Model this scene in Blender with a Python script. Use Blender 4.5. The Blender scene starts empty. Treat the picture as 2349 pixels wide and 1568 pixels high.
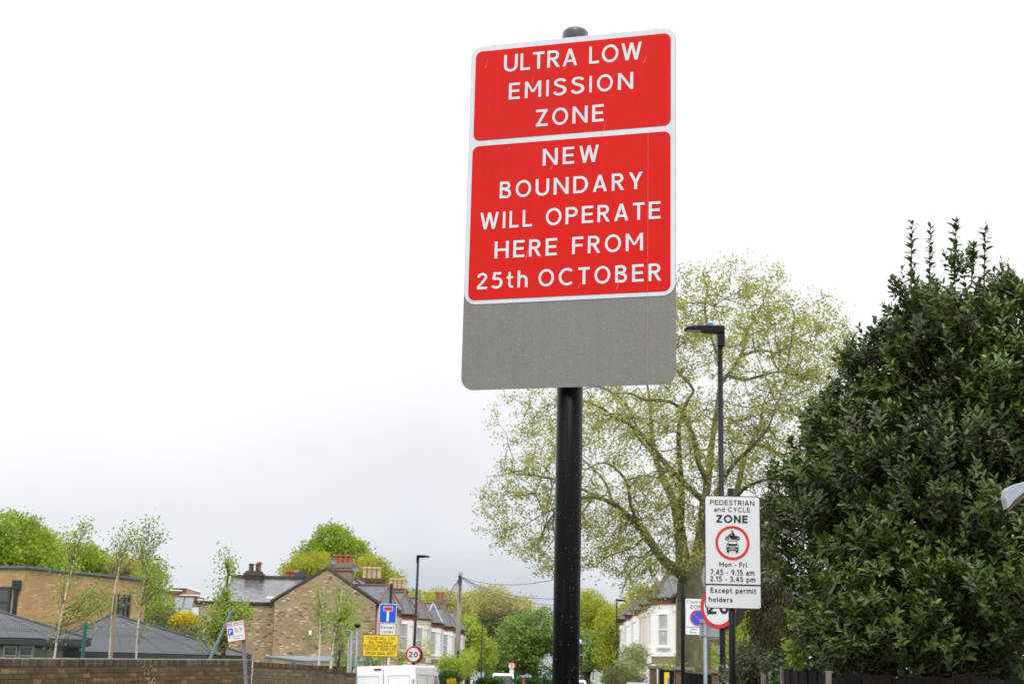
import bpy, bmesh, math, random
import numpy as np
from mathutils import Vector, Matrix, Euler
random.seed(7); rng = np.random.default_rng(11)
scene = bpy.context.scene
COL = scene.collection
# ------------------------------------------------------------------ camera
F = 3262.0; CX = 1174.5; CY = 784.0; EYE = 1.6
PITCH = math.atan(786 / F); ROLL = 0.027
fwd = Vector((0, math.cos(PITCH), math.sin(PITCH)))
r0 = Vector((1, 0, 0)); u0 = Vector((0, -math.sin(PITCH), math.cos(PITCH)))
rt = math.cos(ROLL) * r0 + math.sin(ROLL) * u0
up = -math.sin(ROLL) * r0 + math.cos(ROLL) * u0
cam = bpy.data.cameras.new('camera'); camo = bpy.data.objects.new('camera', cam); COL.objects.link(camo)
camo.matrix_world = Matrix(((rt.x, up.x, -fwd.x, 0), (rt.y, up.y, -fwd.y, 0), (rt.z, up.z, -fwd.z, EYE), (0, 0, 0, 1)))
cam.sensor_width = 36.0; cam.lens = 36.0 * F / 2349.0
cam.clip_start = 0.1; cam.clip_end = 3000
cam.dof.use_dof = True; cam.dof.focus_distance = 5.4; cam.dof.aperture_fstop = 10.0
scene.camera = camo
# ------------------------------------------------------------------ sky, sun, exposure
SUN_EL, SUN_AZ = math.radians(52), math.radians(185)     # high, behind the camera and to its left
world = bpy.data.worlds.new('World'); scene.world = world; world.use_nodes = True
nt = world.node_tree; nt.nodes.clear()
def N(t, tree=None, **kw):
    n = (tree or nt).nodes.new(t)
    for k, v in kw.items(): setattr(n, k, v)
    return n
def ramp(n, stops):
    cr = n.color_ramp
    while len(cr.elements) > 1: cr.elements.remove(cr.elements[-1])
    cr.elements[0].position = stops[0][0]; cr.elements[0].color = (*stops[0][1], 1)
    for p, c in stops[1:]:
        e = cr.elements.new(p); e.color = (*c, 1)
L = nt.links
out = N('ShaderNodeOutputWorld'); bg = N('ShaderNodeBackground'); bg.inputs['Strength'].default_value = 0.1
sky = N('ShaderNodeTexSky'); sky.sky_type = 'NISHITA'; sky.sun_disc = False
sky.sun_elevation = SUN_EL; sky.sun_rotation = SUN_AZ
tc = N('ShaderNodeTexCoord'); sep = N('ShaderNodeSeparateXYZ'); L.new(tc.outputs['Generated'], sep.inputs[0])
noi = N('ShaderNodeTexNoise'); noi.inputs['Scale'].default_value = 2.6; noi.inputs['Detail'].default_value = 5; noi.inputs['Roughness'].default_value = 0.5
mp = N('ShaderNodeMapping'); mp.inputs['Scale'].default_value = (1, 1, 2.4); mp.inputs['Location'].default_value = (.3, .1, .0)
L.new(tc.outputs['Generated'], mp.inputs[0]); L.new(mp.outputs[0], noi.inputs['Vector'])
# height in the sky disturbed by soft cloud noise
m1 = N('ShaderNodeMath', operation='MULTIPLY_ADD'); m1.inputs[1].default_value = 0.16; L.new(noi.outputs['Fac'], m1.inputs[0]); L.new(sep.outputs['Z'], m1.inputs[2])
# the dark bank of cloud lies low over the end of the street; to the sides it thins out
ab = N('ShaderNodeMath', operation='ABSOLUTE'); sx = N('ShaderNodeMath', operation='ADD'); sx.inputs[1].default_value = 0.06
L.new(sep.outputs['X'], sx.inputs[0]); L.new(sx.outputs[0], ab.inputs[0])
m2 = N('ShaderNodeMath', operation='MULTIPLY_ADD'); m2.inputs[1].default_value = 0.26; L.new(ab.outputs[0], m2.inputs[0]); L.new(m1.outputs[0], m2.inputs[2])
m3 = N('ShaderNodeMath', operation='SUBTRACT'); m3.inputs[1].default_value = 0.08; L.new(m2.outputs[0], m3.inputs[0])
cr = N('ShaderNodeValToRGB'); cr.color_ramp.interpolation = 'EASE'
ramp(cr, [(0.0, (.40, .435, .495)), (0.05, (.50, .53, .585)), (0.125, (.68, .70, .735)), (0.225, (.825, .835, .86)), (0.33, (.93, .935, .945)), (0.5, (1.0, 1.0, 1.0))])
L.new(m3.outputs[0], cr.inputs[0])
br = N('ShaderNodeMapRange'); br.inputs['From Min'].default_value = .2; br.inputs['From Max'].default_value = 1.0
br.inputs['To Min'].default_value = 10.2; br.inputs['To Max'].default_value = 19.0; L.new(sep.outputs['Z'], br.inputs[0])
vm = N('ShaderNodeVectorMath', operation='SCALE'); L.new(cr.outputs[0], vm.inputs[0]); L.new(br.outputs[0], vm.inputs['Scale'])
mx = N('ShaderNodeMix', data_type='RGBA'); mx.inputs['Factor'].default_value = 0.97
L.new(sky.outputs[0], mx.inputs['A']); L.new(vm.outputs[0], mx.inputs['B'])
L.new(mx.outputs['Result'], bg.inputs['Color']); L.new(bg.outputs[0], out.inputs[0])
sun = bpy.data.lights.new('sun', 'SUN'); sun.energy = 1.4; sun.angle = math.radians(25); sun.color = (1, .97, .92)
suno = bpy.data.objects.new('sun', sun); COL.objects.link(suno)
sd = Vector((math.sin(SUN_AZ) * math.cos(SUN_EL), math.cos(SUN_AZ) * math.cos(SUN_EL), math.sin(SUN_EL)))
suno.rotation_euler = sd.to_track_quat('Z', 'Y').to_euler()
scene.view_settings.view_transform = 'Standard'; scene.view_settings.look = 'None'
scene.view_settings.gamma = 1; scene.view_settings.exposure = 0.28; scene.view_settings.use_curve_mapping = False
scene.render.engine = 'CYCLES'
# ------------------------------------------------------------------ helpers
def ray(u, v): return (fwd + rt * ((u - CX) / F) + up * ((CY - v) / F))
def P(u, v, D):
    "the point of the place seen at this spot of the photograph, D metres ahead"
    r = ray(u, v); k = D / r.y; return Vector((r.x * k, D, EYE + r.z * k))
def proj(p):
    d = Vector(p) - Vector((0, 0, EYE)); w = d.dot(fwd)
    if w < .1: return (-9999, -9999)
    return (CX + F * d.dot(rt) / w, CY - F * d.dot(up) / w)
def R1(x, y, D): return P(x * .27574, 1135.5 + y * .27574, D)
def R2(x, y, D): return P(401.4 + x * .27574, 1135.5 + y * .27574, D)
def R3(x, y, D): return P(774.2 + x * .23182, 1204.3 + y * .23182, D)
def R4(x, y, D): return P(1032.3 + x * .1709, 1319 + y * .1709, D)
def R5(x, y, D): return P(1347.7 + x * .177, 1290.4 + y * .177, D)
def R6(x, y, D): return P(1519.8 + x * .30505, 1089.6 + y * .30505, D)
def R7(x, y, D): return P(1720.5 + x * .26759, 1204.3 + y * .26759, D)
WM = {}
def thing(name, label, cat, loc=(0, 0, 0), rz=0.0, group=None, mat=None):
    o = bpy.data.objects.new(name, None); COL.objects.link(o); o.empty_display_size = .2
    m = mat if mat is not None else Matrix.Translation(Vector(loc)) @ Matrix.Rotation(rz, 4, 'Z')
    o.matrix_world = m; WM[o.name] = m.copy()
    o['label'] = label; o['category'] = cat
    if group: o['group'] = group
    return o
def wm(o): return WM[o.name]
class MB:
    def __init__(s): s.v = []; s.f = []; s.mi = []; s.cur = 0; s.r = []; s.rv = 0.0
    def add(s, vs, fs):
        b = len(s.v); s.v += [tuple(v) for v in vs]
        for f in fs: s.f.append([b + i for i in f]); s.mi.append(s.cur); s.r.append(s.rv)
    def box(s, c, size, R=None):
        c = Vector(c); hx, hy, hz = [a / 2 for a in size]; vs = []
        for dx, dy, dz in ((-1,-1,-1),(1,-1,-1),(1,1,-1),(-1,1,-1),(-1,-1,1),(1,-1,1),(1,1,1),(-1,1,1)):
            p = Vector((dx * hx, dy * hy, dz * hz))
            if R is not None: p = R @ p
            vs.append(c + p)
        s.add(vs, [(0,3,2,1),(4,5,6,7),(0,1,5,4),(1,2,6,5),(2,3,7,6),(3,0,4,7)])
    def prism(s, pts, vec):
        pts = [Vector(p) for p in pts]; vec = Vector(vec); n = len(pts)
        nn = Vector((0, 0, 0))
        for i in range(n): nn += pts[i].cross(pts[(i + 1) % n])
        if nn.dot(vec) > 0: pts = pts[::-1]
        vs = pts + [p + vec for p in pts]
        s.add(vs, [list(range(n)), list(range(2 * n - 1, n - 1, -1))] + [[(i + 1) % n, i, n + i, n + (i + 1) % n] for i in range(n)])
    def tube(s, pts, rad, n=8, cap=True):
        pts = [Vector(p) for p in pts]; rad = rad if hasattr(rad, '__len__') else [rad] * len(pts)
        b = len(s.v); m = len(pts)
        ref = None
        for i, p in enumerate(pts):
            t = (pts[min(i + 1, m - 1)] - pts[max(i - 1, 0)])
            if t.length < 1e-9: t = Vector((0, 0, 1))
            t.normalize()
            if ref is None: ref = Vector((1, 0, 0)) if abs(t.x) < .8 else Vector((0, 1, 0))
            a = ref - t * ref.dot(t)
            if a.length < 1e-6: a = t.orthogonal()
            a.normalize(); ref = a; c = t.cross(a)
            for k in range(n):
                an = 2 * math.pi * k / n
                q = p + (a * math.cos(an) + c * math.sin(an)) * rad[i]; s.v.append((q.x, q.y, q.z))
        for i in range(m - 1):
            for k in range(n):
                k2 = (k + 1) % n
                s.f.append([b + i*n + k, b + i*n + k2, b + (i+1)*n + k2, b + (i+1)*n + k]); s.mi.append(s.cur); s.r.append(s.rv)
        if cap:
            s.f.append([b + k for k in range(n)][::-1]); s.mi.append(s.cur); s.r.append(s.rv)
            s.f.append([b + (m-1)*n + k for k in range(n)]); s.mi.append(s.cur); s.r.append(s.rv)
    def lathe(s, prof, c=(0, 0, 0), n=16):
        c = Vector(c); b = len(s.v)
        for r, z in prof:
            for k in range(n):
                a = 2 * math.pi * k / n; s.v.append((c.x + r * math.cos(a), c.y + r * math.sin(a), c.z + z))
        for i in range(len(prof) - 1):
            for k in range(n):
                k2 = (k + 1) % n; s.f.append([b+i*n+k, b+i*n+k2, b+(i+1)*n+k2, b+(i+1)*n+k]); s.mi.append(s.cur); s.r.append(s.rv)
        s.f.append([b + k for k in range(n)][::-1]); s.mi.append(s.cur); s.r.append(s.rv)
        s.f.append([b + (len(prof)-1)*n + k for k in range(n)]); s.mi.append(s.cur); s.r.append(s.rv)
    def build(s, name, mat, parent=None, space='world', smooth=False, kind=None, label=None, bevel=0, cat=None, group=None):
        me = bpy.data.meshes.new(name); me.from_pydata(s.v, [], s.f)
        mats = mat if isinstance(mat, (list, tuple)) else [mat]
        for m in mats: me.materials.append(m)
        if len(mats) > 1: me.polygons.foreach_set('material_index', s.mi)
        if any(s.r):
            a = me.attributes.new('rnd', 'FLOAT', 'FACE'); a.data.foreach_set('value', s.r)
        if smooth: me.polygons.foreach_set('use_smooth', [True] * len(me.polygons))
        o = bpy.data.objects.new(name, me); COL.objects.link(o)
        if parent is not None:
            o.parent = parent
            if space == 'world':
                m = wm(parent); me.transform(m.inverted())
            WM[o.name] = wm(parent)
        else:
            if s.v:
                A = np.array(s.v); b = Vector(((A[:,0].min()+A[:,0].max())/2, (A[:,1].min()+A[:,1].max())/2, A[:,2].min()))
                me.transform(Matrix.Translation(-b)); o.location = b; WM[o.name] = Matrix.Translation(b)
        me.update()
        if bevel:
            md = o.modifiers.new('bevel', 'BEVEL'); md.width = bevel; md.segments = 2; md.limit_method = 'ANGLE'
        if kind: o['kind'] = kind
        if label: o['label'] = label
        if cat: o['category'] = cat
        if group: o['group'] = group
        return o
# ------------------------------------------------------------------ materials
MATS = {}
def M(name, col, rough=.6, var=.12, scale=4.0, bump=0.0, metal=0.0, coat=0.0, coat_r=.1, spec=.5, bscale=None, dirt=None, dscale=1.5, damt=.5, stretch=(1,1,1)):
    m = bpy.data.materials.new(name); m.use_nodes = True; t = m.node_tree; t.nodes.clear(); l = t.links
    o = N('ShaderNodeOutputMaterial', t); p = N('ShaderNodeBsdfPrincipled', t); l.new(p.outputs[0], o.inputs[0])
    tcn = N('ShaderNodeTexCoord', t); mpn = N('ShaderNodeMapping', t); mpn.inputs['Scale'].default_value = stretch
    l.new(tcn.outputs['Object'], mpn.inputs[0])
    n = N('ShaderNodeTexNoise', t); n.inputs['Scale'].default_value = scale; n.inputs['Detail'].default_value = 6; n.inputs['Roughness'].default_value = .62
    l.new(mpn.outputs[0], n.inputs['Vector'])
    c = N('ShaderNodeValToRGB', t); a = [max(0, x * (1 - var)) for x in col]; b = [min(1, x * (1 + var)) for x in col]
    ramp(c, [(.3, a), (.7, b)]); l.new(n.outputs['Fac'], c.inputs[0]); src = c.outputs[0]
    if dirt is not None:
        n2 = N('ShaderNodeTexNoise', t); n2.inputs['Scale'].default_value = dscale; n2.inputs['Detail'].default_value = 8; n2.inputs['Roughness'].default_value = .7
        l.new(mpn.outputs[0], n2.inputs['Vector'])
        mr = N('ShaderNodeMapRange', t); mr.inputs['From Min'].default_value = .5; mr.inputs['From Max'].default_value = .75; mr.inputs['To Max'].default_value = damt
        l.new(n2.outputs['Fac'], mr.inputs[0]); mm = N('ShaderNodeMix', t, data_type='RGBA'); mm.inputs['B'].default_value = (*dirt, 1)
        l.new(mr.outputs[0], mm.inputs['Factor']); l.new(src, mm.inputs['A']); src = mm.outputs['Result']
    l.new(src, p.inputs['Base Color'])
    p.inputs['Roughness'].default_value = rough; p.inputs['Metallic'].default_value = metal
    p.inputs['Coat Weight'].default_value = coat; p.inputs['Coat Roughness'].default_value = coat_r
    p.inputs['Specular IOR Level'].default_value = spec
    if bump:
        n3 = N('ShaderNodeTexNoise', t); n3.inputs['Scale'].default_value = bscale or scale * 6; n3.inputs['Detail'].default_value = 4
        l.new(mpn.outputs[0], n3.inputs['Vector'])
        bp = N('ShaderNodeBump', t); bp.inputs['Strength'].default_value = bump; bp.inputs['Distance'].default_value = .01
        l.new(n3.outputs['Fac'], bp.inputs['Height']); l.new(bp.outputs[0], p.inputs['Normal'])
    MATS[name] = m; return m
def MR(name, stops, rough=.85, var=.15, scale=25, bump=.3, interp='LINEAR', spec=.3):
    "a material whose colour is picked piece by piece (bricks, slates, boards)"
    m = M(name, (.5, .5, .5), rough, 0, scale, bump, spec=spec); t = m.node_tree; l = t.links
    p = [n for n in t.nodes if n.type == 'BSDF_PRINCIPLED'][0]
    at = N('ShaderNodeAttribute', t); at.attribute_name = 'rnd'
    oi = N('ShaderNodeObjectInfo', t); ad = N('ShaderNodeMath', t, operation='ADD'); fr = N('ShaderNodeMath', t, operation='FRACT')
    l.new(at.outputs['Fac'], ad.inputs[0]); l.new(oi.outputs['Random'], ad.inputs[1]); l.new(ad.outputs[0], fr.inputs[0])
    c = N('ShaderNodeValToRGB', t); c.color_ramp.interpolation = interp; ramp(c, stops); l.new(fr.outputs[0], c.inputs[0])
    n = [x for x in t.nodes if x.type == 'TEX_NOISE'][0]
    mr = N('ShaderNodeMapRange', t); mr.inputs['From Min'].default_value = .3; mr.inputs['From Max'].default_value = .7
    mr.inputs['To Min'].default_value = 1 - var; mr.inputs['To Max'].default_value = 1 + var; l.new(n.outputs['Fac'], mr.inputs[0])
    n4 = N('ShaderNodeTexNoise', t); n4.inputs['Scale'].default_value = .8; n4.inputs['Detail'].default_value = 5
    ge = N('ShaderNodeNewGeometry', t); l.new(ge.outputs['Position'], n4.inputs['Vector'])
    mr2 = N('ShaderNodeMapRange', t); mr2.inputs['From Min'].default_value = .3; mr2.inputs['From Max'].default_value = .7
    mr2.inputs['To Min'].default_value = .78; mr2.inputs['To Max'].default_value = 1.15; l.new(n4.outputs['Fac'], mr2.inputs[0])
    mu = N('ShaderNodeMath', t, operation='MULTIPLY'); l.new(mr.outputs[0], mu.inputs[0]); l.new(mr2.outputs[0], mu.inputs[1])
    v = N('ShaderNodeVectorMath', t, operation='SCALE'); l.new(c.outputs[0], v.inputs[0]); l.new(mu.outputs[0], v.inputs['Scale'])
    l.new(v.outputs[0], p.inputs['Base Color']); return m
def LEAF(name, c1, c2, rough=.45, trans=.35, spec=.4, c3=None):
    m = bpy.data.materials.new(name); m.use_nodes = True; t = m.node_tree; t.nodes.clear(); l = t.links
    o = N('ShaderNodeOutputMaterial', t); p = N('ShaderNodeBsdfPrincipled', t); tr = N('ShaderNodeBsdfTranslucent', t); ms = N('ShaderNodeMixShader', t)
    at = N('ShaderNodeAttribute', t); at.attribute_name = 'rnd'
    oi = N('ShaderNodeObjectInfo', t); c = N('ShaderNodeValToRGB', t)
    ramp(c, [(0, c1), (.8, c2), (1, c3 or c2)]); l.new(at.outputs['Fac'], c.inputs[0])
    ge = N('ShaderNodeNewGeometry', t); n = N('ShaderNodeTexNoise', t); n.inputs['Scale'].default_value = .9; l.new(ge.outputs['Position'], n.inputs['Vector'])
    mr = N('ShaderNodeMapRange', t); mr.inputs['From Min'].default_value = .3; mr.inputs['From Max'].default_value = .7; mr.inputs['To Min'].default_value = .8; mr.inputs['To Max'].default_value = 1.2
    l.new(n.outputs['Fac'], mr.inputs[0]); v = N('ShaderNodeVectorMath', t, operation='SCALE'); l.new(c.outputs[0], v.inputs[0]); l.new(mr.outputs[0], v.inputs['Scale'])
    l.new(v.outputs[0], p.inputs['Base Color']); l.new(v.outputs[0], tr.inputs[0])
    p.inputs['Roughness'].default_value = rough; p.inputs['Specular IOR Level'].default_value = spec
    ms.inputs[0].default_value = trans; l.new(p.outputs[0], ms.inputs[1]); l.new(tr.outputs[0], ms.inputs[2]); l.new(ms.outputs[0], o.inputs[0])
    return m
white = M('white_render', (.84, .84, .83), .6, .03, 2, .1, dirt=(.60, .58, .53), damt=.25, dscale=1.2)
cream = M('cream_render', (.76, .72, .62), .6, .05, 2, dirt=(.45, .42, .35), damt=.3)
pink = M('pink_render', (.66, .42, .36), .6, .06, 2)
blush = M('blush_render', (.72, .60, .54), .6, .05, 2, dirt=(.4, .36, .3), damt=.3)
greyst = M('grey_stone', (.48, .44, .42), .7, .1, 3)
sashw = M('white_sash_paint', (.82, .82, .81), .45, .03)
glass = M('dark_window_glass', (.05, .055, .06), .08, .3, 1.5, spec=.8)
curtain = M('net_curtain_glass', (.42, .44, .45), .15, .25, 2, spec=.7)
brown_st = M('brown_stone', (.20, .16, .12), .85, .25, 8, .3)
stock = M('stock_brick_plain', (.26, .19, .115), .88, .35, 9, .3)
redbr = M('red_brick_plain', (.26, .09, .055), .85, .3, 9, .3)
mortar = M('mortar', (.36, .30, .22), .95, .2, 12, .3)
mortar_d = M('weathered_mortar', (.15, .125, .09), .95, .3, 9, .3)
slate_p = M('slate_plain', (.10, .108, .125), .42, .25, 3, .15, spec=.5)
lead = M('lead_flashing', (.42, .44, .47), .35, .15, 4)
gutter = M('black_gutter', (.02, .02, .022), .4, .2)
ridge_t = M('red_ridge_tile', (.22, .10, .078), .75, .25, 8)
pot_r = M('red_clay_pot', (.32, .085, .05), .75, .2, 9)
pot_c = M('cream_clay_pot', (.52, .36, .25), .75, .25, 9)
stone_cap = M('sooty_stone_cap', (.07, .06, .048), .9, .35, 8, .4)
post_blk = M('black_post_paint', (.006, .006, .0065), .42, .2, 5, spec=.22)
post_gry = M('grey_galvanised_post', (.20, .24, .28), .45, .15, 5, metal=.3)
alu = M('sign_back_aluminium', (.30, .34, .35), .4, .12, 6, metal=.4)
s_white = M('sign_white', (.74, .76, .79), .42, .03, 3, dirt=(.5, .5, .48), damt=.18, dscale=4)
s_black = M('sign_black', (.012, .012, .013), .45, .1)
s_red = M('sign_red', (.62, .015, .02), .4, .06)
s_red2 = M('sign_orange_red', (.68, .035, .02), .4, .06)
s_blue = M('sign_blue', (.0, .09, .62), .4, .05)
s_yel = M('sign_yellow', (.84, .58, .015), .45, .04)
s_edge = M('sign_frame_black', (.02, .02, .02), .5, .1)
vanw = M('white_van_paint', (.78, .79, .80), .3, .02, 2, coat=.5, dirt=(.6, .6, .58), damt=.2, dscale=1.2)
rubber = M('black_rubber', (.02, .02, .02), .7, .1)
carglass = M('car_glass', (.03, .035, .04), .08, .1, spec=.5)
carb = M('black_car_paint', (.012, .013, .016), .35, .05, coat=.15)
cars = M('silver_green_car_paint', (.42, .48, .46), .28, .04, coat=.8, metal=.3)
carblue = M('navy_car_paint', (.02, .035, .10), .28, .04, coat=.8)
lamp_red = M('red_tail_lamp', (.6, .02, .02), .3, .05, coat=.5)
bark = M('plane_bark', (.12, .11, .06), .9, .4, 3.5, .5, dirt=(.27, .25, .16), damt=.7, dscale=3.2, stretch=(1, 1, .5))
bark_d = M('dark_bark', (.07, .055, .035), .9, .3, 6, .4)
birch_b = M('birch_bark', (.66, .60, .52), .75, .15, 6, .2, dirt=(.14, .11, .08), damt=.8, dscale=14, stretch=(1, 1, 3))
twigm = M('brown_twig', (.11, .065, .035), .85, .2)
stake_m = M('wood_stake', (.40, .22, .11), .8, .2, 10)
green_post = M('green_fence_paint', (.008, .10, .075), .45, .1)
green_post2 = M('faded_green_paint', (.12, .23, .23), .5, .15)
wire_m = M('fence_wire', (.06, .085, .09), .5, .1)
cable_m = M('black_cable', (.03, .03, .035), .6, .1)
wood_pole = M('weathered_pole_wood', (.27, .23, .18), .9, .25, 6, .5, stretch=(3, 3, .4), dirt=(.09, .07, .05), damt=.6)
felt = M('dark_roof_membrane', (.042, .047, .057), .6, .2, 1.2, .1, dirt=(.06, .066, .078), damt=.5, dscale=.8)
fascia = M('dark_fascia', (.018, .022, .025), .5, .1)
palegreen = M('pale_green_boards', (.40, .46, .38), .7, .06)
darkframe = M('dark_window_frame', (.03, .038, .045), .45, .1)
zinc = M('grey_coping', (.12, .14, .16), .5, .12)
asphalt = M('asphalt', (.05, .05, .052), .75, .25, 8, .3)
paving = M('paving', (.26, .25, .235), .85, .15, 4, .2)
soil = M('verge_grass', (.045, .07, .02), .95, .35, 2, .4)
B_GABLE = MR('gable_stock_brick', [(0, (.33, .24, .145)), (.3, (.43, .32, .20)), (.55, (.37, .27, .16)), (.8, (.48, .36, .235)), (.905, (.40, .29, .18)), (.91, (.14, .10, .07)), (.955, (.17, .12, .085)), (.965, (.60, .54, .46)), (1, (.66, .61, .55))], .9, .2, 20)
B_WALL = MR('boundary_stock_brick', [(0, (.075, .052, .026)), (.35, (.13, .085, .038)), (.6, (.10, .066, .033)), (.78, (.17, .11, .045)), (.86, (.23, .145, .055)), (.95, (.30, .19, .07)), (1, (.11, .075, .04))], .9, .28, 22, .5)
B_COPE = MR('coping_brick', [(0, (.05, .04, .024)), (.5, (.10, .075, .04)), (1, (.16, .125, .075))], .92, .3, 20, .5)
B_SCHOOL = MR('yellow_school_brick', [(0, (.45, .30, .14)), (.4, (.54, .375, .18)), (.7, (.49, .33, .155)), (.93, (.58, .41, .22)), (.95, (.64, .50, .33)), (1, (.36, .235, .12))], .88, .12, 20, .25)
B_WALL2 = MR('second_wall_brick', [(0, (.12, .085, .05)), (.4, (.19, .14, .085)), (.8, (.15, .11, .068)), (1, (.25, .18, .11))], .9, .25, 18, .4)
SLATE = MR('wet_slate', [(0, (.10, .10, .12)), (.5, (.135, .135, .155)), (1, (.165, .165, .185))], .28, .15, 10, .1, spec=.6)
BOARD = MR('shade_deepened_board', [(0, (.006, .005, .005)), (.5, (.012, .009, .008)), (1, (.022, .014, .013))], .8, .3, 10, .4, spec=.08)  # dark boards, deepened further to carry the shade under the laurel
PIER = MR('pier_brick', [(0, (.13, .085, .055)), (.5, (.20, .13, .085)), (1, (.16, .11, .07))], .9, .2, 18, .4)
# ------------------------------------------------------------------ pieces: bricks, slates
UNIT = {}
def unit_piece(mat, sx, sy, sz, k, jit=.05):
    key = (mat.name, round(sx, 4), round(sy, 4), round(sz, 4), k)
    if key not in UNIT:
        b = MB(); b.box((0, 0, 0), (sx, sy, sz)); r = random.Random(k)
        b.v = [tuple(c + r.uniform(-.004, .004) * (0.6 if i != 1 else 1) for i, c in enumerate(v)) for v in b.v]
        me = bpy.data.meshes.new('piece'); me.from_pydata(b.v, [], b.f); me.materials.append(mat); UNIT[key] = me
    return UNIT[key]
EYEV = Vector((0, 0, EYE))
def courses(parent, O, U, V, Ln, H, mat, pl=.215, ph=.065, j=.01, depth=.05, proud=.008, inside=None, maxparts=300, name='brick', rest='brickwork', stagger=True, row_tilt=0.0, visible_only=False, anchor=None):
    O = Vector(O); U = Vector(U).normalized(); V = Vector(V).normalized()
    Nn = U.cross(V).normalized()
    if Nn.dot(EYEV - O) < 0: Nn = -Nn
    items = []
    rows = int(H / (ph + j)); cols = int(Ln / (pl + j)) + 1
    for r in range(rows):
        z = (r + .5) * (ph + j); off = (pl + j) / 2 * (r % 2) if stagger else 0
        for c in range(-1, cols + 1):
            a = max(0, c * (pl + j) + off); b_ = min(Ln, c * (pl + j) + off + pl)
            if b_ - a < .03: continue
            s = (a + b_) / 2
            if inside:
                if not (inside(a, z) and inside(b_, z)):
                    if inside(s, z) and inside(a, z): b_ = s
                    elif inside(s, z) and inside(b_, z): a = s
                    else: continue
                    s = (a + b_) / 2
            items.append((s, z, b_ - a))
    rr = random.Random(len(items))
    rec = []
    for s, z, w in items:
        pc = O + U * s + V * z + Nn * (proud - depth / 2 + rr.uniform(-.003, .003))
        u, v = proj(pc); vis = -20 < u < 2370 and -20 < v < 1580
        rec.append((0 if vis else 1, (pc - EYEV).length, pc, w, rr.random()))
    full = [x for x in rec if abs(x[3] - pl) < 1e-3]
    full.sort(key=lambda x: (x[0], x[1])); parts = set(id(x) for x in full[:maxparts] if x[0] == 0)
    Rm = Matrix((U, Nn, V)).transposed()
    # keep axes right handed
    if Rm.determinant() < 0: Rm = Matrix((-U, Nn, V)).transposed()
    tilt = Matrix.Rotation(row_tilt, 3, 'X') if row_tilt else None
    inv = wm(parent).inverted(); b = MB()
    for x in rec:
        _, _, pc, w, rv = x
        R = Rm @ tilt if tilt else Rm
        if id(x) in parts:
            o = bpy.data.objects.new(name, unit_piece(mat, pl, depth, ph, int(rv * 6))); COL.objects.link(o)
            o.parent = parent; o.matrix_parent_inverse = Matrix.Identity(4)
            o.matrix_basis = inv @ (Matrix.Translation(pc) @ R.to_4x4())
        else:
            b.rv = rv + .001; b.box(pc, (w, depth, ph), R)
    if b.v: b.build(rest, mat, parent, kind='stuff')
# ------------------------------------------------------------------ foliage
def leaf_cloud(name, C, A, Nv, ln, wd, mat, parent=None, rnd=None, kind=None, fold=False, space='world', **kw):
    "C centres, A long axes, Nv face normals; every leaf is a small diamond or a folded blade"
    n = len(C)
    A = A / (np.linalg.norm(A, axis=1, keepdims=True) + 1e-9)
    S = np.cross(A, Nv); S /= (np.linalg.norm(S, axis=1, keepdims=True) + 1e-9)
    NN = np.cross(S, A)
    ln = np.broadcast_to(np.asarray(ln, float).reshape(-1, 1), (n, 1)); wd = np.broadcast_to(np.asarray(wd, float).reshape(-1, 1), (n, 1))
    if fold:
        k = 6
        V = np.stack([C, C + A*ln*.3 + S*wd*.5 + NN*wd*.12, C + A*ln*.68 + S*wd*.45 + NN*wd*.12, C + A*ln - NN*ln*.06,
                      C + A*ln*.68 - S*wd*.45 + NN*wd*.12, C + A*ln*.3 - S*wd*.5 + NN*wd*.12], 1)
        Fi = np.array([[0, 1, 2, 3], [0, 3, 4, 5]])
    else:
        k = 4
        V = np.stack([C, C + A*ln*.45 + S*wd*.5, C + A*ln, C + A*ln*.45 - S*wd*.5], 1)
        Fi = np.array([[0, 1, 2, 3]])
    V = V.reshape(-1, 3); Fa = (np.arange(n)[:, None, None] * k + Fi[None]).reshape(-1, 4)
    me = bpy.data.meshes.new(name); me.vertices.add(len(V)); nf = len(Fa)
    me.loops.add(nf * 4); me.polygons.add(nf)
    if rnd is None: rnd = rng.random(n)
    base = Vector((0, 0, 0))
    if parent is not None and space == 'world': mi = np.array(wm(parent).inverted()); V = V @ mi[:3, :3].T + mi[:3, 3]
    elif parent is None: base = Vector((float(V[:,0].mean()), float(V[:,1].mean()), float(V[:,2].min()))); V = V - np.array(base)
    me.vertices.foreach_set('co', V.astype(np.float32).ravel()); me.loops.foreach_set('vertex_index', Fa.astype(np.int32).ravel())
    me.polygons.foreach_set('loop_start', (np.arange(nf) * 4).astype(np.int32))
    me.update(calc_edges=True); me.validate()
    a = me.attributes.new('rnd', 'FLOAT', 'FACE'); a.data.foreach_set('value', np.repeat(rnd, len(Fi)).astype(np.float32))
    me.materials.append(mat)
    o = bpy.data.objects.new(name, me); COL.objects.link(o)
    if parent is not None: o.parent = parent; WM[o.name] = wm(parent)
    else: o.location = base
    if kind: o['kind'] = kind
    for k_, v_ in kw.items(): o[k_] = v_
    return o
def unit(n):
    v = rng.normal(size=(n, 3)); return v / np.linalg.norm(v, axis=1, keepdims=True)
def ell(u, v, D, ru, rv, rd):
    "ellipsoid seen at (u,v) of the photograph, D m away, half sizes in photograph units, depth in m"
    c = P(u, v, D); k = D / F; return (np.array(c), np.array([ru * k, rd, rv * k]))
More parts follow.
